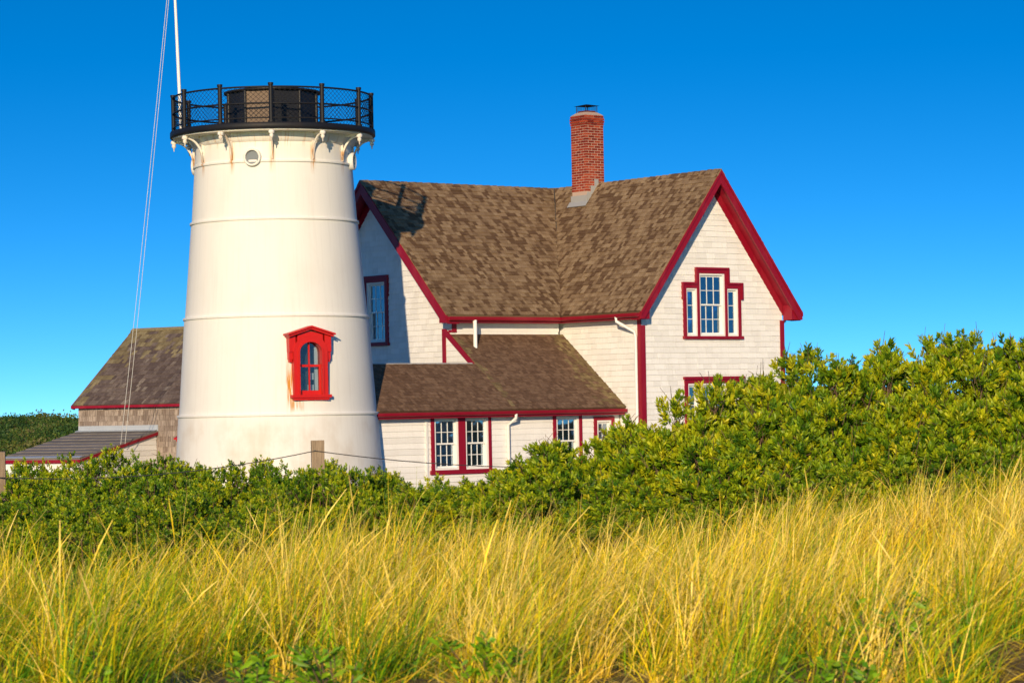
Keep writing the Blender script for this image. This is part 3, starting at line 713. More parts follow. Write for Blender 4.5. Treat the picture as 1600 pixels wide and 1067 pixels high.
# ------------------------------------------------------------------ the tower
tower = thing('lighthouse_tower', (TX, TY, GZ), 'short white iron lighthouse tower with black railed top and red arched window', 'lighthouse')
TC = (TX, TY, 0)
def aze(a): a = math.radians(a); return V([math.sin(a), -math.cos(a), 0]), V([math.cos(a), math.sin(a), 0])   # outward, rightward
secs = [(-2.75, 2.655, .03, 2.458), (.03, 2.440, 2.41, 2.268), (2.41, 2.252, 4.75, 2.052), (4.75, 2.040, 6.14, 1.945), (6.14, 1.940, 6.86, 1.93)]
for z0, r0, z1, r1 in secs:
    mb = MB()
    if z0 == .03:                                              # the plate with the window opening
        zz = [.03, .49, 1.83, 2.41]; rr_ = lambda z: r0 + (r1 - r0) * (z - z0) / (z1 - z0); A0, A1 = math.radians(23.6 - 8.6), math.radians(23.6 + 8.6)
        for a, b, n in ((A0, A1, 8), (A1, A0 + 2 * PI, 120)):
            for j in range(3):
                if n == 8 and j == 1: continue
                mb.lathe(TC, [(rr_(zz[j]), zz[j]), (rr_(zz[j + 1]), zz[j + 1])], n, a, b)
    else: mb.lathe(TC, [(r0 + (r1 - r0) * k / 6, z0 + (z1 - z0) * k / 6) for k in range(7)], 128)
    mb.build('shell_plate', M['tower'], tower)
for z, r in ((.03, 2.455), (2.41, 2.268), (4.75, 2.052), (6.14, 1.948)):
    mb = MB(); mb.lathe(TC, [(r - .05, z - .035), (r + .028, z - .030), (r + .034, z - .022), (r + .034, z + .022), (r + .028, z + .03), (r - .05, z + .035)], 128); mb.build('flange_ring', M['tower'], tower)
def Rz(z): return float(np.interp(z, [-2.75, .03, 2.41, 4.75, 6.14, 6.9], [2.655, 2.45, 2.262, 2.05, 1.945, 1.93]))
for a in (118, -118):                            # vertical plate laps
    for z0, r0, z1, r1 in secs[:4]:
        o_, r_ = aze(a + (17 if z0 in (.03, 4.75) else 0)); mb = MB()
        A = V(TC) + o_ * (r0 + .004) + UP * (z0 + .04); B = V(TC) + o_ * (r1 + .004) + UP * (z1 - .04)
        mb.tube([A, B], .009, 6); mb.build('plate_lap', M['tower'], tower)
# gallery
mb = MB(); mb.lathe(TC, [(1.90, 6.83), (2.46, 6.83), (2.46, 6.86)], 96); mb.build('gallery_soffit', M['tower'], tower)
mb = MB(); mb.lathe(TC, [(2.40, 6.862), (2.515, 6.862), (2.53, 6.875), (2.53, 7.0), (2.515, 7.012), (.0, 7.012)], 96); gal = mb.build('gallery_deck', M['black'], tower)
mb = MB(); mb.lathe(TC, [(1.93, 6.60), (2.0, 6.64), (2.02, 6.70), (2.06, 6.76), (2.06, 6.829)], 96); mb.build('cornice_ring', M['tower'], tower)
RP = 2.44
for k in range(12):
    a = 4 + 30 * k; o_, r_ = aze(a); c0 = V(TC) + o_ * RP
    mb = MB(); mb.tube([c0 + UP * 7.012, c0 + UP * 7.90], .052, 12); mb.tube([c0 + UP * 7.012, c0 + UP * 7.06], .075, 12); mb.tube([c0 + UP * 7.901, c0 + UP * 7.955], .066, 12)
    mb.build('post', M['black'], tower)
    mb = MB(); prof = [(.0, 6.56), (.012, 6.57), (.018, 6.64), (.045, 6.66), (.055, 6.70), (.035, 6.73), (.075, 6.755), (.075, 6.80), (.05, 6.83)]
    mb.lathe((c0[0], c0[1], 0), prof, 12); mb.build('pendant', M['tower'], tower)
    # curved bracket: leg on the wall, arm under the deck, arched strut
    mb = MB(); hw = .021
    def profile_solid(pts):
        P0 = [V(TC) + o_ * r + UP * z - r_ * hw for r, z in pts]; P1 = [p + r_ * 2 * hw for p in P0]; mb.extrude(P1, P0) if True else None
    profile_solid([(1.93, 6.19), (1.99, 6.19), (1.99, 6.828), (1.93, 6.828)])
    profile_solid([(1.992, 6.765), (2.44, 6.765), (2.44, 6.828), (1.992, 6.828)])
    n = 10
    for j in range(n):
        t0, t1 = j / n * PI / 2, (j + 1) / n * PI / 2
        o0 = (1.955 + .46 * (1 - math.cos(t0)), 6.18 + .60 * math.sin(t0)); o1 = (1.955 + .46 * (1 - math.cos(t1)), 6.18 + .60 * math.sin(t1))
        n0 = (math.cos(t0), -math.sin(t0)); n1 = (math.cos(t1), -math.sin(t1)); w = .024
        profile_solid([(o0[0] + n0[0] * w, o0[1] + n0[1] * w), (o1[0] + n1[0] * w, o1[1] + n1[1] * w), (o1[0] - n1[0] * w, o1[1] - n1[1] * w), (o0[0] - n0[0] * w, o0[1] - n0[1] * w)])
    mb.build('bracket', M['tower'], tower)
def ring_tube(z, r, rad, n=72):
    mb = MB(); mb.tube([V(TC) + aze(360 * k / n)[0] * r + UP * z for k in range(n + 1)], rad, 6, False); return mb
for z, rad in ((7.86, .024), (7.47, .024), (7.12, .018)): ring_tube(z, RP, rad).build('rail', M['black'], tower)
# woven wire mesh between the rails
mb = MB(); nw = 120; hgt = .74; sl_ = 9.0
for k in range(nw):
    for sg in (1, -1):
        a0 = 360 * k / nw; pts = []
        for j in range(5):
            t = j / 4; pts.append(V(TC) + aze(a0 + sg * sl_ * 2.2 * t)[0] * (RP - .03) + UP * (7.12 + hgt * t))
        mb.tube(pts, .0050, 3, False)
o = mb.build('wire_mesh', M['black'], tower); o['kind'] = 'stuff'
# capped stump of the lantern room
lr = 1.13; mbc = MB()
for k in range(10):
    a0, a1 = 5 + 36 * k, 41 + 36 * k; A = V(TC) + aze(a0)[0] * lr; B = V(TC) + aze(a1)[0] * lr; n_ = unit((A + B) / 2 - V(TC))
    fr = Frame(A, B - A, n_); L_ = np.linalg.norm(B - A)
    mb = MB(); fr.rect(mb, .03, L_ - .03, 7.02, 7.93, -.05, 0); mb.build('panel', M['plywood'] if k == 9 else M['dark'], tower)
    mb = MB(); mb.tube([A + UP * 7.013, A + UP * 7.985], .042, 8); mb.build('lantern_post', M['dark'], tower)
mb = MB(); mb.lathe(TC, [(1.0, 7.94), (1.19, 7.945), (1.20, 7.99), (1.05, 8.015), (.6, 8.05), (0, 8.07)], 60); mb.build('lantern_roof', M['dark'], tower)
mb = MB(); mb.tube([V(TC) + aze(20)[0] * .1 + UP * 7.9, V(TC) + aze(20)[0] * .1 + UP * 7.95], .03, 8); mb.build('panel_bolt', M['black'], tower)
# portholes
for a in (-9.8, 80.2, 170.2, -99.8):
    o_, r_ = aze(a); fr = Frame(V(TC) + o_ * (Rz(6.2) - .015) + UP * 6.225, r_, o_); mb = MB(); n = 28
    def ringface(mb, rads):
        pts = []
        for k in range(n):
            t = 2 * PI * k / n
            for r, d in rads: pts.append(fr.pt(r * math.cos(t), r * math.sin(t), d))
        m = len(rads); mb.faces(pts, [(k * m + j, k * m + j + 1, ((k + 1) % n) * m + j + 1, ((k + 1) % n) * m + j) for k in range(n) for j in range(m - 1)], 0, True)
    ringface(mb, [(.165, .045), (.165, .12), (.178, .13), (.20, .13), (.215, .115), (.215, -.02)][::-1]); ph = mb.build('porthole', M['tower'], tower)
    mb = MB(); mb.poly([fr.pt(.168 * math.cos(2 * PI * k / n), .168 * math.sin(2 * PI * k / n), .05) for k in range(n)]); mb.build('pane', M['grey_glass'], ph)
def tower_window(a, zs, zt, door=False, w=.86):
    """arched opening with pilasters, gabled hood and sill, on the curved wall"""
    o_, r_ = aze(a); zc = (zs + zt) / 2; fr = Frame(V(TC) + o_ * (Rz(zs) * math.cos(.19) + .0) + UP * 0, r_, o_)
    # outer red surround with an arched hole, built as a ring of solids
    hw_o, hw_i = w / 2, w / 2 - .15; spring = zt - .52; ri = hw_i
    d0, d1 = -.35, .115
    win = MB(); n = 14
    inner = [(hw_i, zs)] + [(ri * math.cos(t), spring + ri * .85 * math.sin(t)) for t in np.linspace(0, PI, n)] + [(-hw_i, zs)]
    outer = [(hw_o, zs)] + [(hw_o * math.cos(t) if 0 < t < PI else (hw_o if t == 0 else -hw_o), spring + (hw_o) * .95 * math.sin(t)) for t in np.linspace(0, PI, n)] + [(-hw_o, zs)]
    for i in range(len(inner) - 1): fr.slab(win, [inner[i], outer[i], outer[i + 1], inner[i + 1]], d0, d1)
    wo = win.build('door' if door else 'window', M['tower_red'], tower)
    # raised inner moulding
    mo = MB(); k_ = 1.14
    mid = [(x * k_, zs if i in (0, len(inner) - 1) else spring + (z - spring) * k_ if z > spring else z) for i, (x, z) in enumerate(inner)]
    for i in range(len(inner) - 1): fr.slab(mo, [inner[i], mid[i], mid[i + 1], inner[i + 1]], d1 + .001, d1 + .035)
    mo.build('moulding', M['tower_red'], wo)
    # entablature with gabled hood on small brackets
    hb = MB(); hz = spring + .02; e = hw_o + .10
    fr.slab(hb, [(-e, hz - .02), (-hw_o + .06, hz - .02), (-hw_o + .06, zt - .02), (-e, zt - .16)], d0, d1 - .02); fr.slab(hb, [(hw_o - .06, hz - .02), (e, hz - .02), (e, zt - .16), (hw_o - .06, zt - .02)], d0, d1 - .02)
    top_arch = [(x, z) for x, z in outer[1:-1]]
    for i in range(len(top_arch) - 1):
        (x0, z0), (x1, z1) = top_arch[i], top_arch[i + 1]; ht = lambda x: zt - .02 - .14 * max(abs(x) - 0, 0) / e
        if x0 <= hw_o - .05 and x1 >= -hw_o + .05: fr.slab(hb, [(x0, z0), (x0, ht(x0)), (x1, ht(x1)), (x1, z1)], d0, d1 - .02)
    hb.build('hood_board', M['tower_red'], wo)
    rf = MB(); e2 = e + .035
    for sg in (-1, 1):
        for dz, dd, ee in ((.0, .20, 0.0), (.045, .25, .035)):
            P = [(0, zt + .02 + dz), (sg * (e2 + ee), zt - .165 + dz - .0), (sg * (e2 + ee), zt - .125 + dz), (0, zt + .062 + dz)]
            fr.slab(rf, P, d0, dd)
    rf.build('hood_roof', M['tower_red'], wo)
    bk = MB()
    for sg in (-1, 1):
        x0, x1 = sorted((sg * (e - .005), sg * (hw_o + .005))); fr.rect(bk, x0, x1, hz - .20, hz - .021, d0, .06); fr.rect(bk, x0 + .015, x1 - .015, hz - .26, hz - .201, d0, .04)
    bk.build('hood_bracket', M['tower_red'], wo)
    sl = MB(); fr.rect(sl, -hw_o - .07, hw_o + .07, zs - .075, zs - .001, d0, .17); fr.rect(sl, -hw_o - .02, hw_o + .02, zs - .13, zs - .076, d0, .13); sl.build('sill', M['tower_red'], wo)
    # jamb reveal, sashes and panes
    zmid = zs + .55 * (spring + ri * .85 - zs) ; dg = -.02
    sb = MB(); bar = .028
    fr.rect(sb, -hw_i, hw_i, zs + .001, zs + .10, dg - .05, dg + .03); fr.rect(sb, -hw_i, hw_i, zmid - bar, zmid + bar, dg - .05, dg + .02)
    fr.rect(sb, -hw_i, -hw_i + .035, zs + .101, zmid - bar - .001, dg - .05, dg + .02); fr.rect(sb, hw_i - .035, hw_i, zs + .101, zmid - bar - .001, dg - .05, dg + .02)
    fr.rect(sb, -.016, .016, zs + .101, zmid - bar - .001, dg - .04, dg + .012); fr.rect(sb, -.016, .016, zmid + bar + .001, spring + ri * .85, dg - .04, dg + .012)
    sb.build('sash', M['tower_red'] if not door else M['dark_wood'], wo)
    zc_ = zmid
    for sg in (-1, 1):
        pm = MB(); x0, x1 = sorted((sg * .0, sg * hw_i)); fr.rect(pm, x0, x1, zs + .08, zc_, dg - .02, dg - .016); pm.build('pane', M['dark_glass'], wo)
        pm = MB(); arc = [(sg * 0, zc_), (sg * hw_i, zc_)] + [(sg * ri * math.cos(t), spring + ri * .85 * math.sin(t)) for t in np.linspace(0, PI / 2, 8)]
        fr.slab(pm, arc, dg - .02, dg - .016); pm.build('pane', M['dark_glass'], wo)
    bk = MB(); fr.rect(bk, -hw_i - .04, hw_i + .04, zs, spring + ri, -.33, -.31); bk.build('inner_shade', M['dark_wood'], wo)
    if not door:
        cu = MB(); fr.rect(cu, hw_i - .085, hw_i + .02, zs + .08, spring + .12, -.20, -.19); fr.rect(cu, hw_i - .22, hw_i - .10, zs + .36, zs + .52, -.24, -.22); fr.rect(cu, hw_i - .25, hw_i - .10, zs + .10, zs + .24, -.24, -.22); cu.build('lit_patches', M['blind'], wo)  # white pieces added behind the panes, standing in for the lit part at right
    return wo
tower_window(23.6, .50, 2.04)
tower_window(-120, -2.45, -.42, True, .70)
# flagpole on the gallery with two halyards running down to the shed
fp = V(TC) + V([-2.36, .84, 7.012]); ft = V(TC) + V([-2.475, .84, 11.25])
pole = thing('flagpole', fp, 'slim white flagpole leaning slightly left above the black gallery rail', 'flagpole')
mb = MB(); mb.tube([fp, fp + (ft - fp) * .5, ft], [.045, .040, .030], 12); mb.build('shaft', M['rope'], pole)
mb = MB(); mb.lathe((ft[0], ft[1], ft[2]), [(0, -.01), (.05, .01), (.06, .05), (.05, .09), (0, .11)], 12); mb.build('ball', M['rope'], pole)
mb = MB(); mb.tube([fp + UP * .01, fp + UP * .10], .085, 12); mb.build('base', M['black'], pole)

# ------------------------------------------------------------------ shingled barn behind the tower with a low lean-to
BA = math.radians(33); bd = V([math.cos(BA), -math.sin(BA), 0]); bn = V([-math.sin(BA), -math.cos(BA), 0])
BC = ray(115, 634) * 80.0; BC0 = V([BC[0], BC[1], 0])
def Bp(d, n, z): return BC0 + bd * d + bn * n + UP * z
BEZ, BRZ, BRN, BL = .42, 2.63, -2.72, 6.0
barn = thing('shingled_barn', Bp(3, -3, GZ), 'weathered grey shingled barn with crimson eave behind the white tower', 'barn')
fW = Frame(Bp(0, -.15, 0), bd, bn)
wp = [(.06, -3.1), (BL - .1, -3.1), (BL - .1, BEZ - .06), (.06, BEZ - .06)]
bw = wall('side_wall', barn, fW, wp, mat='shingle_wall_back')
wsh = {0: unit_piece_mesh('wall_shingle', M['barn_wall'])}
pcs = course_pieces(fW, [(.06, -2.0), (BL - .1, -2.0), (BL - .1, BEZ - .06), (.06, BEZ - .06)],   .150, .07, .19, .024, gap=.010, jag=.008)
vis = [p for p in pcs if p[1] < 4.2 and (p[3] > -.35 or p[1] > 2.5) and p[3] > -1.35]; hid = [p for p in pcs if p not in vis]
emit_pieces('wall_shingle', 'shingle_courses', bw, fW, vis, .150, wsh, lambda s, z: 0, 300, 1.2)
emit_pieces('wall_shingle', 'shingle_courses', bw, fW, hid, .150, wsh, lambda s, z: 0, 0, 1.2)
gw = MB()
for d in (.06, BL - .24):
    fr = Frame(Bp(d, 0, 0), -bn, -bd); fr.slab(gw, [(.17, -3.1), (5.27, -3.1), (5.27, BEZ - .06), (2.72, BRZ - .12), (.17, BEZ - .06)], -.14, 0)
gw.build('gable_wall', M['barn_wall'], barn)
mb = MB()
for n0, n1 in ((0, BRN), (2 * BRN, BRN)):
    top = [Bp(-.05, n0, BEZ), Bp(BL, n0, BEZ), Bp(BL, n1, BRZ), Bp(-.05, n1, BRZ)]
    if n0: top = top[::-1]
    nr = unit(np.cross(top[1] - top[0], top[2] - top[0])); mb.extrude(top, [p - nr * .08 for p in top])
broof = mb.build('roof', M['barn_roof'], barn)
upv = unit(Bp(0, BRN, BRZ) - Bp(0, 0, BEZ)); fR = Frame(Bp(-.05, 0, BEZ), bd, np.cross(bd, upv), upv); SL = np.linalg.norm(Bp(0, BRN, BRZ) - Bp(0, 0, BEZ))
brm = {0: unit_piece_mesh('roof_shingle', M['barn_roof']), 1: unit_piece_mesh('roof_shingle', M['barn_moss'])}
def pick_b(s, z):
    f = max(0, (z / SL - .40)) * 1.5 + max(0, .7 - s) * 1.0 - max(0, s - 1.2) * .28 * (1.1 - z / SL)
    return 1 if random.random() < f * .95 else 0
pcs = course_pieces(fR, [(0, 0), (BL + .05, 0), (BL + .05, SL), (0, SL)],   .190, .08, .20, .022, jag=.012)
emit_pieces('roof_shingle', 'shingle_courses', broof, fR, [p for p in pcs if p[1] < 3.6], .190, brm, pick_b, 300, 1.2)
emit_pieces('roof_shingle', 'shingle_courses', broof, fR, [p for p in pcs if p[1] >= 3.6], .190, brm, pick_b, 0, 1.2)
mb = MB(); fR.rect(mb, -.01, BL + .05, SL - .13, SL + .01, .022, .045); mb.build('ridge_board', M['barn_moss'], broof)
mb = MB(); mb.extrude([Bp(-.05, .012, BEZ - .02), Bp(-.05, .04, BEZ - .02), Bp(BL, .04, BEZ - .02), Bp(BL, .012, BEZ - .02)][::1], [Bp(-.05, .012, BEZ - .095), Bp(-.05, .04, BEZ - .095), Bp(BL, .04, BEZ - .095), Bp(BL, .012, BEZ - .095)]); mb.build('fascia', M['red'], barn)
mb = MB(); fr = Frame(Bp(-.052, 0, 0), -bn, -bd); fr.slab(mb, [(-.03, BEZ - .095), (.10, BEZ - .13), (2.72, BRZ - .12), (2.72, BRZ - .01), (-.03, BEZ - .02)], 0, .03); mb.build('rake_board', M['red'], barn)
# lean-to with roll roofing in strips
LD0, LD1, LN0, LN1, LZ0, LZ1 = .02, 3.01, -.13, 3.14, -.35, -1.05
lsl = (LZ0 - LZ1) / (LN1 - LN0); lt = lambda n: LZ0 - lsl * (n - LN0)
up2 = unit(Bp(0, LN0, LZ0) - Bp(0, LN1, LZ1)); fL = Frame(Bp(LD0, LN1, LZ1), bd, np.cross(bd, up2), up2); SL2 = np.linalg.norm(Bp(0, LN0, LZ0) - Bp(0, LN1, LZ1)); LW = LD1 - LD0
mb = MB(); fL.rect(mb, 0, LW, 0, SL2, -.07, -.005); lroof = mb.build('lean_to_roof', M['roll_roof'], barn)
nst = 9
for k in range(nst):
    z0, z1 = SL2 * k / nst, SL2 * (k + 1) / nst + .04; th = .03
    mb = MB(); P = []
    m = 14; frt = []; bak = []
    wob = [random.uniform(-.02, .02) for _ in range(m + 1)]
    f_ = [fL.pt(LW * i / m, z0 + wob[i], th) for i in range(m + 1)] + [fL.pt(LW * i / m, z1, .004) for i in range(m, -1, -1)]
    b_ = [fL.pt(LW * i / m, z0 + wob[i], -.004) for i in range(m + 1)] + [fL.pt(LW * i / m, z1, -.004) for i in range(m, -1, -1)]
    mb.extrude(f_, b_); mb.build('roofing_strip', M['roll_roof'], lroof)
mb = MB(); fW.rect(mb, .07, LD1 + .03, LZ0 + .0, LZ0 + .17, .022, .045); fL.rect(mb, 0, LW, SL2 - .12, SL2 + .0, .031, .045); mb.build('wall_flashing', M['galv'], lroof)
mb = MB(); fL.rect(mb, -.02, LW + .02, -.03, .15, .032, .044); mb.build('eave_flashing', M['galv'], lroof)
mb = MB(); fr = Frame(Bp(0, LN1, 0), bd, bn); fr.rect(mb, LD0 - .01, LD1, LZ1 - .12, LZ1 - .03, .0, .035); mb.build('fascia', M['red'], barn)
fE = Frame(Bp(LD1 - .06, 0, 0), -bn, bd)                   # right end wall, s = -n
ew = [(-LN1 + .02, -3.0), (-LN0, -3.0), (-LN0, LZ0 - .08), (-LN1 + .02, LZ1 - .08)]
e_w = wall('end_wall', barn, fE, ew, thick=.08); siding('siding_board', e_w, fE, [(-LN1 + .04, -2.0), (-LN0 - .01, -2.0), (-LN0 - .01, LZ0 - .09), (-LN1 + .04, LZ1 - .09)], lens=(4, 6))
mb = MB(); fE.slab(mb, [(-LN1 - .02, LZ1 - .115), (-LN0 - .0, LZ0 - .115), (-LN0 - .0, LZ0 - .03), (-LN1 - .02, LZ1 - .03)], .03, .075); mb.build('rake_board', M['red'], barn)
mb = MB(); fr = Frame(Bp(0, LN1 - .05, 0), bd, bn); fr.rect(mb, LD0 + .05, LD1 - .14, -3.0, LZ1 - .08, -.08, 0); fr = Frame(Bp(LD0 + .05, 0, 0), bn, -bd); fr.slab(mb, [(LN0, -3.0), (LN1 - .131, -3.0), (LN1 - .131, LZ1 - .05), (LN0, LZ0 - .08)], -.08, 0); mb.build('end_wall', M['siding'], barn)
# halyards: from the flagpole's head to cleats on the lean-to
mbh = []
for (ub, vb) in ((188.6, 694), (195.4, 693)):
    r = ray(ub, vb); nn = np.cross(bd, up2); t = np.dot(fL.pt(0, 0, .05), nn) / np.dot(r, nn); E_ = r * t
    S_ = ft + UP * (-.05) + V([-.10, 0, 0]) * (1 if ub < 190 else .55)
    pts = []
    for k in range(25):
        s = k / 24; p = S_ + (E_ - S_) * s; p = p - UP * .35 * 4 * s * (1 - s) * .5; pts.append(p)
    mb = MB(); mb.tube(pts, .0075, 5); mb.build('halyard', M['rope'], pole)

# ------------------------------------------------------------------ fence in the shrubs
fence = thing('wire_fence', (ray(496, 700) * 32.0)[:2].tolist() + [-2.0], 'weathered wooden posts strung with a single dark wire among the shrubs', 'fence')
posts = [(496, 687, 32.0, .148), (0, 706, 33.0, .12), (1010, 722, 33.0, .14)]
tops = []
for u, v, Y, w in posts:
    T0 = ray(u, v) * Y; gz0 = float(ground_z(T0[0], T0[1])) - .3; mb = MB(); h = w / 2
    loop = [(-h, -h), (h, -h), (h, h), (-h, h)]; zt = T0[2]
    ca = math.cos(.12); sa = math.sin(.12)
    lp = [(x * ca - y * sa, x * sa + y * ca) for x, y in loop]
    top = [V([T0[0] + x, T0[1] + y, zt + random.uniform(-.012, .012)]) for x, y in lp]; bot = [V([T0[0] + x, T0[1] + y, gz0]) for x, y in lp]
    mb.extrude(top, bot, random.random()); mb.build('post', M['post'], fence); tops.append(T0)
def wire_between(a, b, sag):
    pts = [a + (b - a) * s - UP * sag * 4 * s * (1 - s) for s in np.linspace(0, 1, 17)]
    mb = MB(); mb.tube(pts, .006, 6); mb.build('wire', M['wire'], fence)
w0 = tops[0] + V([-.02, -.09, -.125]); 
wire_between(w0, tops[1] + V([.0, -.09, -.30]), .12); wire_between(w0, tops[2] + V([0, -.09, -.02]), .10)
mb = MB(); mb.tube([w0 + V([-.01, .02, 0]), w0 + V([-.01, -.012, .01]), w0 + V([-.01, -.012, .045])], .006, 5); mb.build('staple', M['galv'], fence)

# ------------------------------------------------------------------ shrubs
def leaves(base, direc, L_, Wd, jitter=.0):
    """folded four-cornered leaves -> verts, tris"""
    n = len(base); d = direc / np.linalg.norm(direc, axis=1, keepdims=True)
    r = rng.normal(size=(n, 3)); side = np.cross(d, r); side /= np.linalg.norm(side, axis=1, keepdims=True) + 1e-9
    nor = np.cross(side, d)
    L_ = np.broadcast_to(np.asarray(L_), (n,))[:, None]; Wd = np.broadcast_to(np.asarray(Wd), (n,))[:, None]
    mid = base + d * L_ * .62
    v = np.stack([base, mid + side * Wd / 2 + nor * Wd * .18, mid - side * Wd / 2 + nor * Wd * .18, base + d * L_], 1).reshape(-1, 3)
    i = np.arange(n)[:, None] * 4
    tr = np.concatenate([i + np.array([[0, 1, 3]]), i + np.array([[0, 3, 2]])], 1).reshape(-1, 3)
    return v, tr
def shrub_meshes(h, rad, n_br, n_sh, leaf_l, leaf_w, per, sh_len, seed, bare=5, hue0=.50):
    r = np.random.default_rng(seed); mb = MB(); tips = []; sd = []; 
    ends = []
    for k in range(n_br):
        a = 2 * PI * (k + r.random()) / n_br * 1.0 + r.random() * .5; rr = rad * math.sqrt(r.random()) * .92
        zt = h * (1 - .55 * (rr / rad) ** 2) * r.uniform(.80, 1.0)
        if k < n_br * .4: zt = h * r.uniform(.30, .62); rr = rad * r.uniform(.7, 1.02)
        e = V([rr * math.cos(a), rr * math.sin(a), zt]); ends.append(e)
        b = V([.12 * math.cos(a) * r.random(), .12 * math.sin(a) * r.random(), -.12]); m1 = b + (e - b) * V([.35, .35, .5]) + r.normal(0, .03, 3)
        mb.tube([b, m1, e - V([0, 0, .08])], [.016, .011, .006], 5, False, rnd=r.random())
    ends = V(ends)
    for k in range(bare):
        e = ends[r.integers(len(ends))]; d = unit(V([r.normal() * .5, r.normal() * .5, 1.0])); mb.tube([e - d * .1, e + d * r.uniform(.05, .2) + r.normal(0, .03, 3), e + d * r.uniform(.2, .34)], [.006, .004, .002], 4, False, rnd=r.random())
    idx = r.integers(0, len(ends), n_sh); clump = rad * .26
    off = r.normal(size=(n_sh, 3)); off /= np.linalg.norm(off, axis=1, keepdims=True); off *= (clump * r.random(n_sh) ** .45)[:, None]; off[:, 2] *= .75
    pos = ends[idx] + off; pos[:, 2] = np.maximum(pos[:, 2], .04)
    out = off / clump + V([0, 0, 1.15]) + pos * V([.35, .35, 0]) / rad + r.normal(0, .22, (n_sh, 3)); out /= np.linalg.norm(out, axis=1, keepdims=True)
    # shoot stems
    for k in range(0, n_sh, 3): mb.tube([pos[k] - out[k] * sh_len * 1.4, pos[k] + out[k] * sh_len * .6], [.004, .0025], 3, False, rnd=r.random())
    t = r.random((n_sh, per)); az = r.random((n_sh, per)) * 2 * PI
    x = np.cross(out, r.normal(size=(n_sh, 3))); x /= np.linalg.norm(x, axis=1, keepdims=True); y = np.cross(out, x)
    spread = (1.15 - .75 * t)
    d = out[:, None, :] * .85 + (x[:, None, :] * np.cos(az)[..., None] + y[:, None, :] * np.sin(az)[..., None]) * spread[..., None]
    base = pos[:, None, :] + out[:, None, :] * (t * sh_len)[..., None]
    v, tr = leaves(base.reshape(-1, 3), d.reshape(-1, 3), leaf_l * r.uniform(.7, 1.15, n_sh * per), leaf_w * r.uniform(.8, 1.2, n_sh * per))
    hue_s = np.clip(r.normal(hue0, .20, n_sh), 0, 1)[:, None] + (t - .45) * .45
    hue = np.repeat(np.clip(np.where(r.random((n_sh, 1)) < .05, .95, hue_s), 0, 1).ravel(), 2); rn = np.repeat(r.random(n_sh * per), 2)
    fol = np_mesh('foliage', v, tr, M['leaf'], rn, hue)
    st = bpy.data.meshes.new('stems'); st.from_pydata(mb.v, [], mb.f); at = st.attributes.new('rnd', 'FLOAT', 'FACE'); at.data.foreach_set('value', mb.r); st.materials.append(M['twig'])
    return fol, st
big = [shrub_meshes(1.0 * hh, .62, 22, 430, .068, .0205, 20, .085, 40 + k, 16, (.50, .42, .54, .46, .40)[k]) for k, hh in enumerate((1.9, 1.9, 1.5, 1.5, 1.2))]
bigh = (1.9, 1.9, 1.5, 1.5, 1.2)
small = [shrub_meshes(hh, .58, 24, 700, .042, .016, 14, .05, 60 + k, 5, (.30, .34, .26, .38)[k]) for k, hh in enumerate((1.1, 1.1, .95, .95))]
smallh = (1.1, 1.1, .95, .95)
def shrub(x, y, ztop, kinds, hs, label, group, wide=1.0):
    gz0 = float(ground_z(x, y)); need = max(ztop - gz0, .35)
    k = min(range(len(hs)), key=lambda i: abs(hs[i] - need) + random.random() * .35)
    sc = need / (hs[k] * .88); root = thing('bayberry_shrub', (x, y, gz0 - .03), label, 'shrub', group)
    root.rotation_euler = (0, 0, random.random() * 2 * PI); sx = wide * (.55 + .45 * min(sc, 1.2)); root.scale = (sx, sx, sc)
    for nm, me in zip(('foliage', 'stems'), kinds[k]):
        o = bpy.data.objects.new(nm, me); COL.objects.link(o); o.parent = root
        if nm == 'foliage': o['kind'] = 'stuff'
    return root
def top_z(u, v, Y): return float((ray(u, v) * Y)[2])
rp = ([560, 640, 740, 790, 860, 950, 1010, 1060, 1130, 1180, 1220, 1265, 1330, 1400, 1440, 1500, 1560, 1620, 1900], [780, 775, 764, 728, 712, 690, 672, 638, 616, 606, 606, 566, 570, 580, 556, 532, 546, 534, 545])
lp_ = ([-400, 0, 60, 120, 170, 250, 330, 450, 560, 640, 740, 800], [738, 740, 742, 722, 720, 734, 738, 730, 730, 750, 764, 772])
def grass_end(u): return np.interp(u, [-300, 0, 350, 450, 520, 800, 1000, 1150, 1260, 1340, 1500, 1900], [22.4, 22.6, 22.8, 23.8, 24.8, 26.2, 27.0, 26.4, 26.2, 27.6, 28.0, 28.0])
def segment(u):
    for lim, nm in ((110, 'below the grey lean-to roof'), (280, 'below the barn wall'), (380, 'below left side of tower'), (480, 'left of the fence post'), (600, 'right of the fence post'), (680, 'left of the paired windows'), (860, 'below the paired windows'),
                    (1000, 'below the low eave'), (1110, 'under right gable left half'), (1230, 'under right gable right half'), (1360, 'just right of the house'), (1480, 'left of the tallest tip')):
        if u < lim: return nm
    return 'at the right edge'
ORD = ['first', 'second', 'third', 'fourth', 'fifth', 'sixth', 'seventh', 'eighth', 'ninth', 'tenth', 'eleventh', 'twelfth']
counts = {}
def shrub_label(look, rowname, u):
    sg = segment(u); k = counts.get((rowname, sg), 0); counts[(rowname, sg)] = k + 1
    return f'{look} shrub {sg}, {ORD[k]} from left in {rowname} row'
rows_r = [(31.6, 1.0, 'skyline', .42), (30.8, .93, 'second', .50), (30.1, .78, 'upper', .56), (29.2, .60, 'middle', .58), (28.3, .42, 'lower', .56), (27.6, .30, 'foot', .55)]
LOOK = {'skyline': 'tall bayberry', 'second': 'tall bayberry', 'upper': 'tall bayberry', 'middle': 'bayberry', 'lower': 'low bayberry', 'foot': 'low bayberry'}
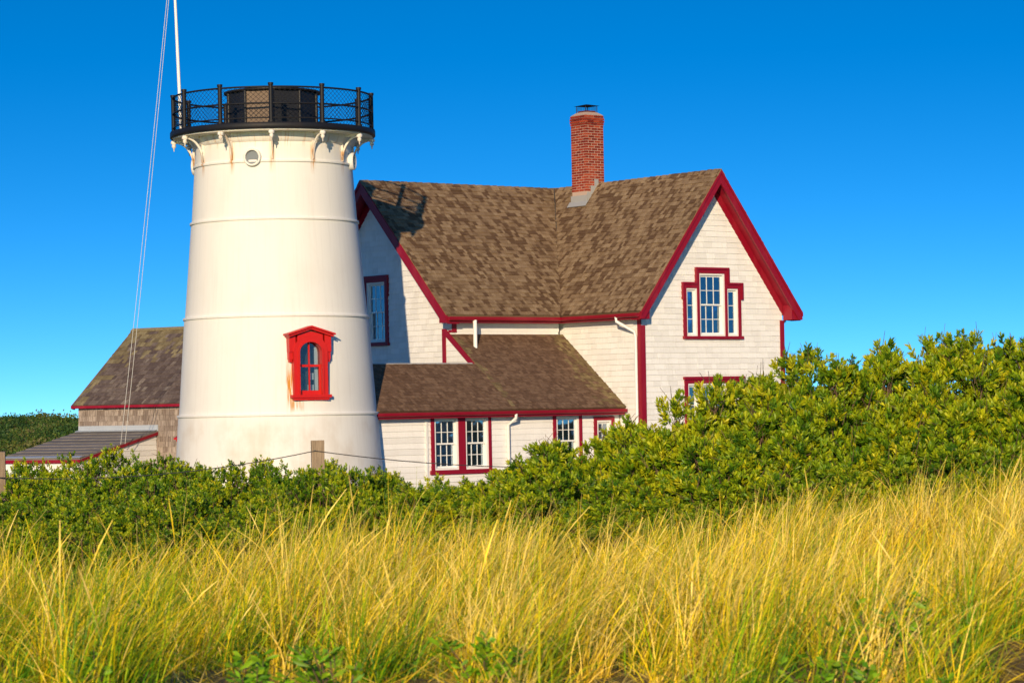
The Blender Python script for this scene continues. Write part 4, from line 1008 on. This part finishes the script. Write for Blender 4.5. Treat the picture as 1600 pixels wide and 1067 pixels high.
for Y, fh, rowname, step in rows_r:
    x = -1.05 + (31.6 - Y) * .12
    while x < 8.2:
        xx = x + random.uniform(-.15, .15); yy = Y + random.uniform(-.35, .35); u = 800 + F_PX * xx / yy
        zt = top_z(u, np.interp(u, *rp), yy); gz0 = float(ground_z(xx, yy)); zt = gz0 + (zt - gz0) * fh * (random.uniform(.86, 1.05) if rowname == 'skyline' else random.uniform(.92, 1.02))
        if u < 860 and zt - gz0 < .5: zt = gz0 + .5
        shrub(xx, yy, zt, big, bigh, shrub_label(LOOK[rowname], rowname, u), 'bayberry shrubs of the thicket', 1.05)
        x += step * random.uniform(.85, 1.15)
rows_l = [36.5 - 1.35 * k for k in range(12)]
for k, Y in enumerate(rows_l):
    x = -.182 * Y - 2.2; rowname = 'rearmost' if k == 0 else ORD[k] + ' hedge'
    while x < -.5:
        xx = x + random.uniform(-.15, .15); yy = Y + random.uniform(-.4, .4); u = 800 + F_PX * xx / yy
        x += (.44 if k < 2 else .58) * random.uniform(.85, 1.15)
        if yy < grass_end(u) + .4 or u > 790: continue
        zt = top_z(u, np.interp(u, *lp_) + (36.5 - yy) / 14.5 * 118, yy); gz0 = float(ground_z(xx, yy))
        zt = gz0 + max(zt - gz0, .45) * random.uniform(.93, 1.0)
        if abs(u - 496) < 40 and 30.4 < yy < 32: zt = top_z(u, 756, yy)
        shrub(xx, yy, zt, small, smallh, shrub_label('small leaved', rowname, u), 'small leaved shrubs of the low hedge', 1.0)

for du in (-26, 4, 30):
    P = ray(496 + du, 742) * 31.2; shrub(P[0], P[1] + du * .004, top_z(496 + du, 752, 31.2), small, smallh, shrub_label('small leaved', 'fence post', 496 + du), 'small leaved shrubs of the low hedge', .8)

# ------------------------------------------------------------------ far heath behind the barn: one mass of scrub
def heath():
    n1, n2, n3 = 1500, 1500, 300                      # in view beside the barn, further along, behind the house
    yy = np.concatenate([rng.uniform(98, 250, n1), rng.uniform(100, 250, n2), rng.uniform(120, 250, n3)])
    xx = np.concatenate([rng.uniform(-.215, -.135, n1) * yy[:n1], rng.uniform(-58, -6, n2), rng.uniform(-6, 60, n3)]); n = len(xx)
    zz = ground_z(xx, yy); rad = rng.uniform(.4, 1.15, n) * (1 + (yy - 100) / 400); rad *= np.where(rng.random(n) < .06, 1.5, 1)
    per = 170
    th = rng.random((n, per)) * 2 * PI; ph = np.arccos(rng.uniform(-.1, 1, (n, per))); rr = rad[:, None] * rng.uniform(.5, .93, (n, per)) * (1 + .2 * np.sin(3 * th + rad[:, None] * 9))
    d = np.stack([np.sin(ph) * np.cos(th), np.sin(ph) * np.sin(th), np.cos(ph) * .60], -1)
    base = np.stack([xx, yy, zz - .25], -1)[:, None, :] + d * rr[..., None]
    v, tr = leaves(base.reshape(-1, 3), (d + rng.normal(0, .7, d.shape)).reshape(-1, 3), np.repeat(.13 + rad * .06, per), np.repeat(.09 + rad * .03, per))
    patch = .5 + .25 * np.sin(xx * .9 + yy * .13) + .2 * np.sin(yy * .21 - xx * .5)
    hue = np.repeat(np.clip(patch + rng.normal(0, .18, n), 0, 1), per); hue = np.repeat(np.clip(hue + rng.normal(0, .12, n * per), 0, 1), 2)
    me = np_mesh('heath_scrub', v, tr, M['hill_leaf'], np.repeat(rng.random(n * per), 2), hue); o = link('heath_scrub', me)
    o['kind'] = 'stuff'; o['label'] = 'dense green heath scrub covering the low hill behind the barn'; o['category'] = 'scrub'
heath()

# ------------------------------------------------------------------ dune grass
def blades(bx, by, L_, a0, kk, az, w, hue, S=5, head=None):
    n = len(bx); t = np.linspace(0, 1, S + 1)[None, :]; k = kk[:, None]; k = np.where(np.abs(k) < .05, .05, k); A = a0[:, None]
    hor = L_[:, None] * (np.cos(A) - np.cos(A + k * t)) / k; ver = L_[:, None] * (np.sin(A + k * t) - np.sin(A)) / k
    bz = ground_z(bx, by) - .02
    P = np.stack([bx[:, None] + hor * np.cos(az)[:, None], by[:, None] + hor * np.sin(az)[:, None], bz[:, None] + np.maximum(ver, .005)], -1)
    tw = rng.random(n) * PI; sd = np.stack([np.cos(tw), np.sin(tw), np.zeros(n)], -1)
    # ribbons mostly face the open side so that they read as blades
    wid = w[:, None] * (1 - t ** 2.2) * .5 + .0006
    if head is not None:
        bump = np.exp(-((t - .84) / .12) ** 2) * .0040; wid = np.where(head[:, None], .0011 + bump, wid)
    Lf = P + sd[:, None, :] * wid[..., None]; Rt = P - sd[:, None, :] * wid[..., None]
    v = np.stack([Lf, Rt], 2).reshape(-1, 3); base = (np.arange(n) * (S + 1) * 2)[:, None, None]; lev = (np.arange(S) * 2)[None, :, None]
    q = base + lev + np.array([0, 1, 3, 2])[None, None, :]
    hv = np.clip(hue[:, None] + (np.arange(S)[None, :] / S - .45) * .30, 0, 1)
    return v, q.reshape(-1, 4), hv.ravel(), np.repeat(rng.random(n), S)
def grass():
    nC = 5200
    Y = 10.4 + (28.2 - 10.4) * rng.random(nC) ** .82; X = rng.uniform(-1, 1, nC) * (.205 * Y + 1.3)
    u = 800 + F_PX * X / Y
    pn = np.sin(X * 2.1 + 1.3 * Y) * .45 + np.sin(X * 3.7 - Y * 1.9 + 2) * .35 + np.sin(X * .9 + Y * .45) * .45
    pn2 = np.sin(X * 5.3 + Y * 2.2 + 1) * .5 + np.sin(X * 4.1 - Y * 3.3) * .5          # gaps between the tussocks
    bare = ((np.abs(u - 960) < 110) & (Y < 15.0)) | ((np.abs(u - 420) < 60) & (Y < 14.2)) | ((u > 1560) & (Y < 14)) | ((np.abs(u - 640) < 45) & (Y < 13.9))
    near = np.clip((Y - 12.2) / 3.0, .10, 1)
    keep = (Y < grass_end(u)) & ~(bare & (rng.random(nC) < .88)) & (rng.random(nC) < np.clip(.42 + .30 * pn + .42 * pn2, .03, 1) * near)
    X, Y, pn, u = X[keep], Y[keep], pn[keep], u[keep]; nC = len(X)
    nb = np.clip(rng.normal(48, 16, nC), 12, 95).astype(int); ci = np.repeat(np.arange(nC), nb); n = len(ci)
    rad = rng.uniform(.04, .13, nC)[ci]; a = rng.random(n) * 2 * PI; r = rad * np.sqrt(rng.random(n))
    bx = X[ci] + r * np.cos(a); by = Y[ci] + r * np.sin(a)
    hC = np.clip(rng.normal(.64, .13, nC) + .10 * pn, .32, 1.0) * np.interp(u, [0, 330, 450, 1000, 1400], [.98, .96, 1.02, .92, .88]); L_ = hC[ci] * rng.uniform(.45, 1.15, n)
    greenC = np.clip(.58 + .16 * pn + rng.normal(0, .27, nC) + np.interp(u, [0, 350, 900, 1600], [-.16, -.05, .10, .08]) - .20 * np.clip((15.5 - Y) / 2, 0, 1), 0, 1)
    hue = np.clip(greenC[ci] + rng.normal(0, .24, n), 0, 1)
    leanC = rng.normal(.05, .10, nC)[ci]; azC = rng.normal(.1, .5, nC)[ci]
    lean = leanC + rng.normal(.12, .20, n); k = np.abs(rng.normal(.75, .50, n)) + np.where(rng.random(n) < .20, rng.uniform(.6, 1.6, n), 0)
    az = np.where(rng.random(n) < .66, azC + rng.normal(0, .5, n), rng.random(n) * 2 * PI)
    w = rng.uniform(.0028, .0064, n); head = rng.random(n) < .03
    L_ = np.where(head, L_ * 1.18, L_); k = np.where(head, k * .8 + .2, k); hue = np.where(head, np.clip(rng.normal(.85, .1, n), 0, 1), hue)
    v1, q1, h1, r1 = blades(bx, by, L_, lean, k, az, w, hue, 6, head)
    m = 26000; Yl = 10.4 + 17 * rng.random(m) ** 1.3; Xl = rng.uniform(-1, 1, m) * (.205 * Yl + 1.2)
    v2, q2, h2, r2 = blades(Xl, Yl, rng.uniform(.15, .5, m), rng.uniform(1.0, 1.5, m), rng.uniform(.05, .6, m), rng.random(m) * 2 * PI, rng.uniform(.004, .008, m), np.clip(rng.normal(.88, .12, m), 0, 1), 3)
    me = np_mesh('dune_grass', np.concatenate([v1, v2]), np.concatenate([q1, q2 + len(v1)]), M['grass'], np.concatenate([r1, r2]), np.concatenate([h1, h2]))
    o = link('dune_grass', me); o['kind'] = 'stuff'; o['label'] = 'tall golden and green dune grass filling the foreground'; o['category'] = 'grass'
    print('grass blades', n + m)
grass()
# leafy green plants among the grass
def leafy(u, v, Y, h, nst, label, wide=.20):
    P = ray(u, v) * Y; x, y = P[0], P[1]; gz0 = float(ground_z(x, y)); root = thing('leafy_plant', (x, y, gz0), label, 'plant', None)
    mb = MB(); bs, ds, hs = [], [], []
    for k in range(nst):
        a = random.random() * 2 * PI; rr = wide * random.random(); b = V([x + rr * .4 * math.cos(a), y + rr * .4 * math.sin(a), gz0]); e = V([x + rr * 1.5 * math.cos(a), y + rr * 1.5 * math.sin(a), gz0 + h * random.uniform(.6, 1)])
        mb.tube([b, (b + e) / 2 + UP * .03, e], [.005, .004, .002], 5, False, rnd=random.random())
        for j in range(22):
            t = random.uniform(.2, 1); az = random.random() * 2 * PI; bs.append(b + (e - b) * t); ds.append([math.cos(az), math.sin(az), random.uniform(.2, .9)]); hs.append(min(1, max(0, random.gauss(.6, .2))))
    mb.build('stem', M['twig'], root)
    vv, tr = leaves(V(bs), V(ds), rng.uniform(.04, .085, len(bs)), rng.uniform(.016, .030, len(bs)))
    me = np_mesh('foliage', vv, tr, M['broadleaf'], np.repeat(rng.random(len(bs)), 2), np.repeat(hs, 2)); o = link('foliage', me, root); o['kind'] = 'stuff'
leafy(1385, 960, 13.6, .42, 12, 'bright green leafy plant in the grass at lower right', .24)
leafy(1330, 1020, 12.6, .30, 12, 'low green leafy plant before the bright one at lower right', .30)
leafy(400, 1040, 12.2, .30, 9, 'dark green leafy plant at the bottom, left of centre', .22)
leafy(530, 1050, 12.0, .34, 10, 'broad leaved green plant at the bottom beside a bare patch', .18)
leafy(150, 1000, 13.4, .30, 9, 'small green leafy plant in the grass at lower left', .20)
leafy(760, 1045, 12.8, .26, 8, 'low green leafy plant at the bottom, just left of the middle', .18)
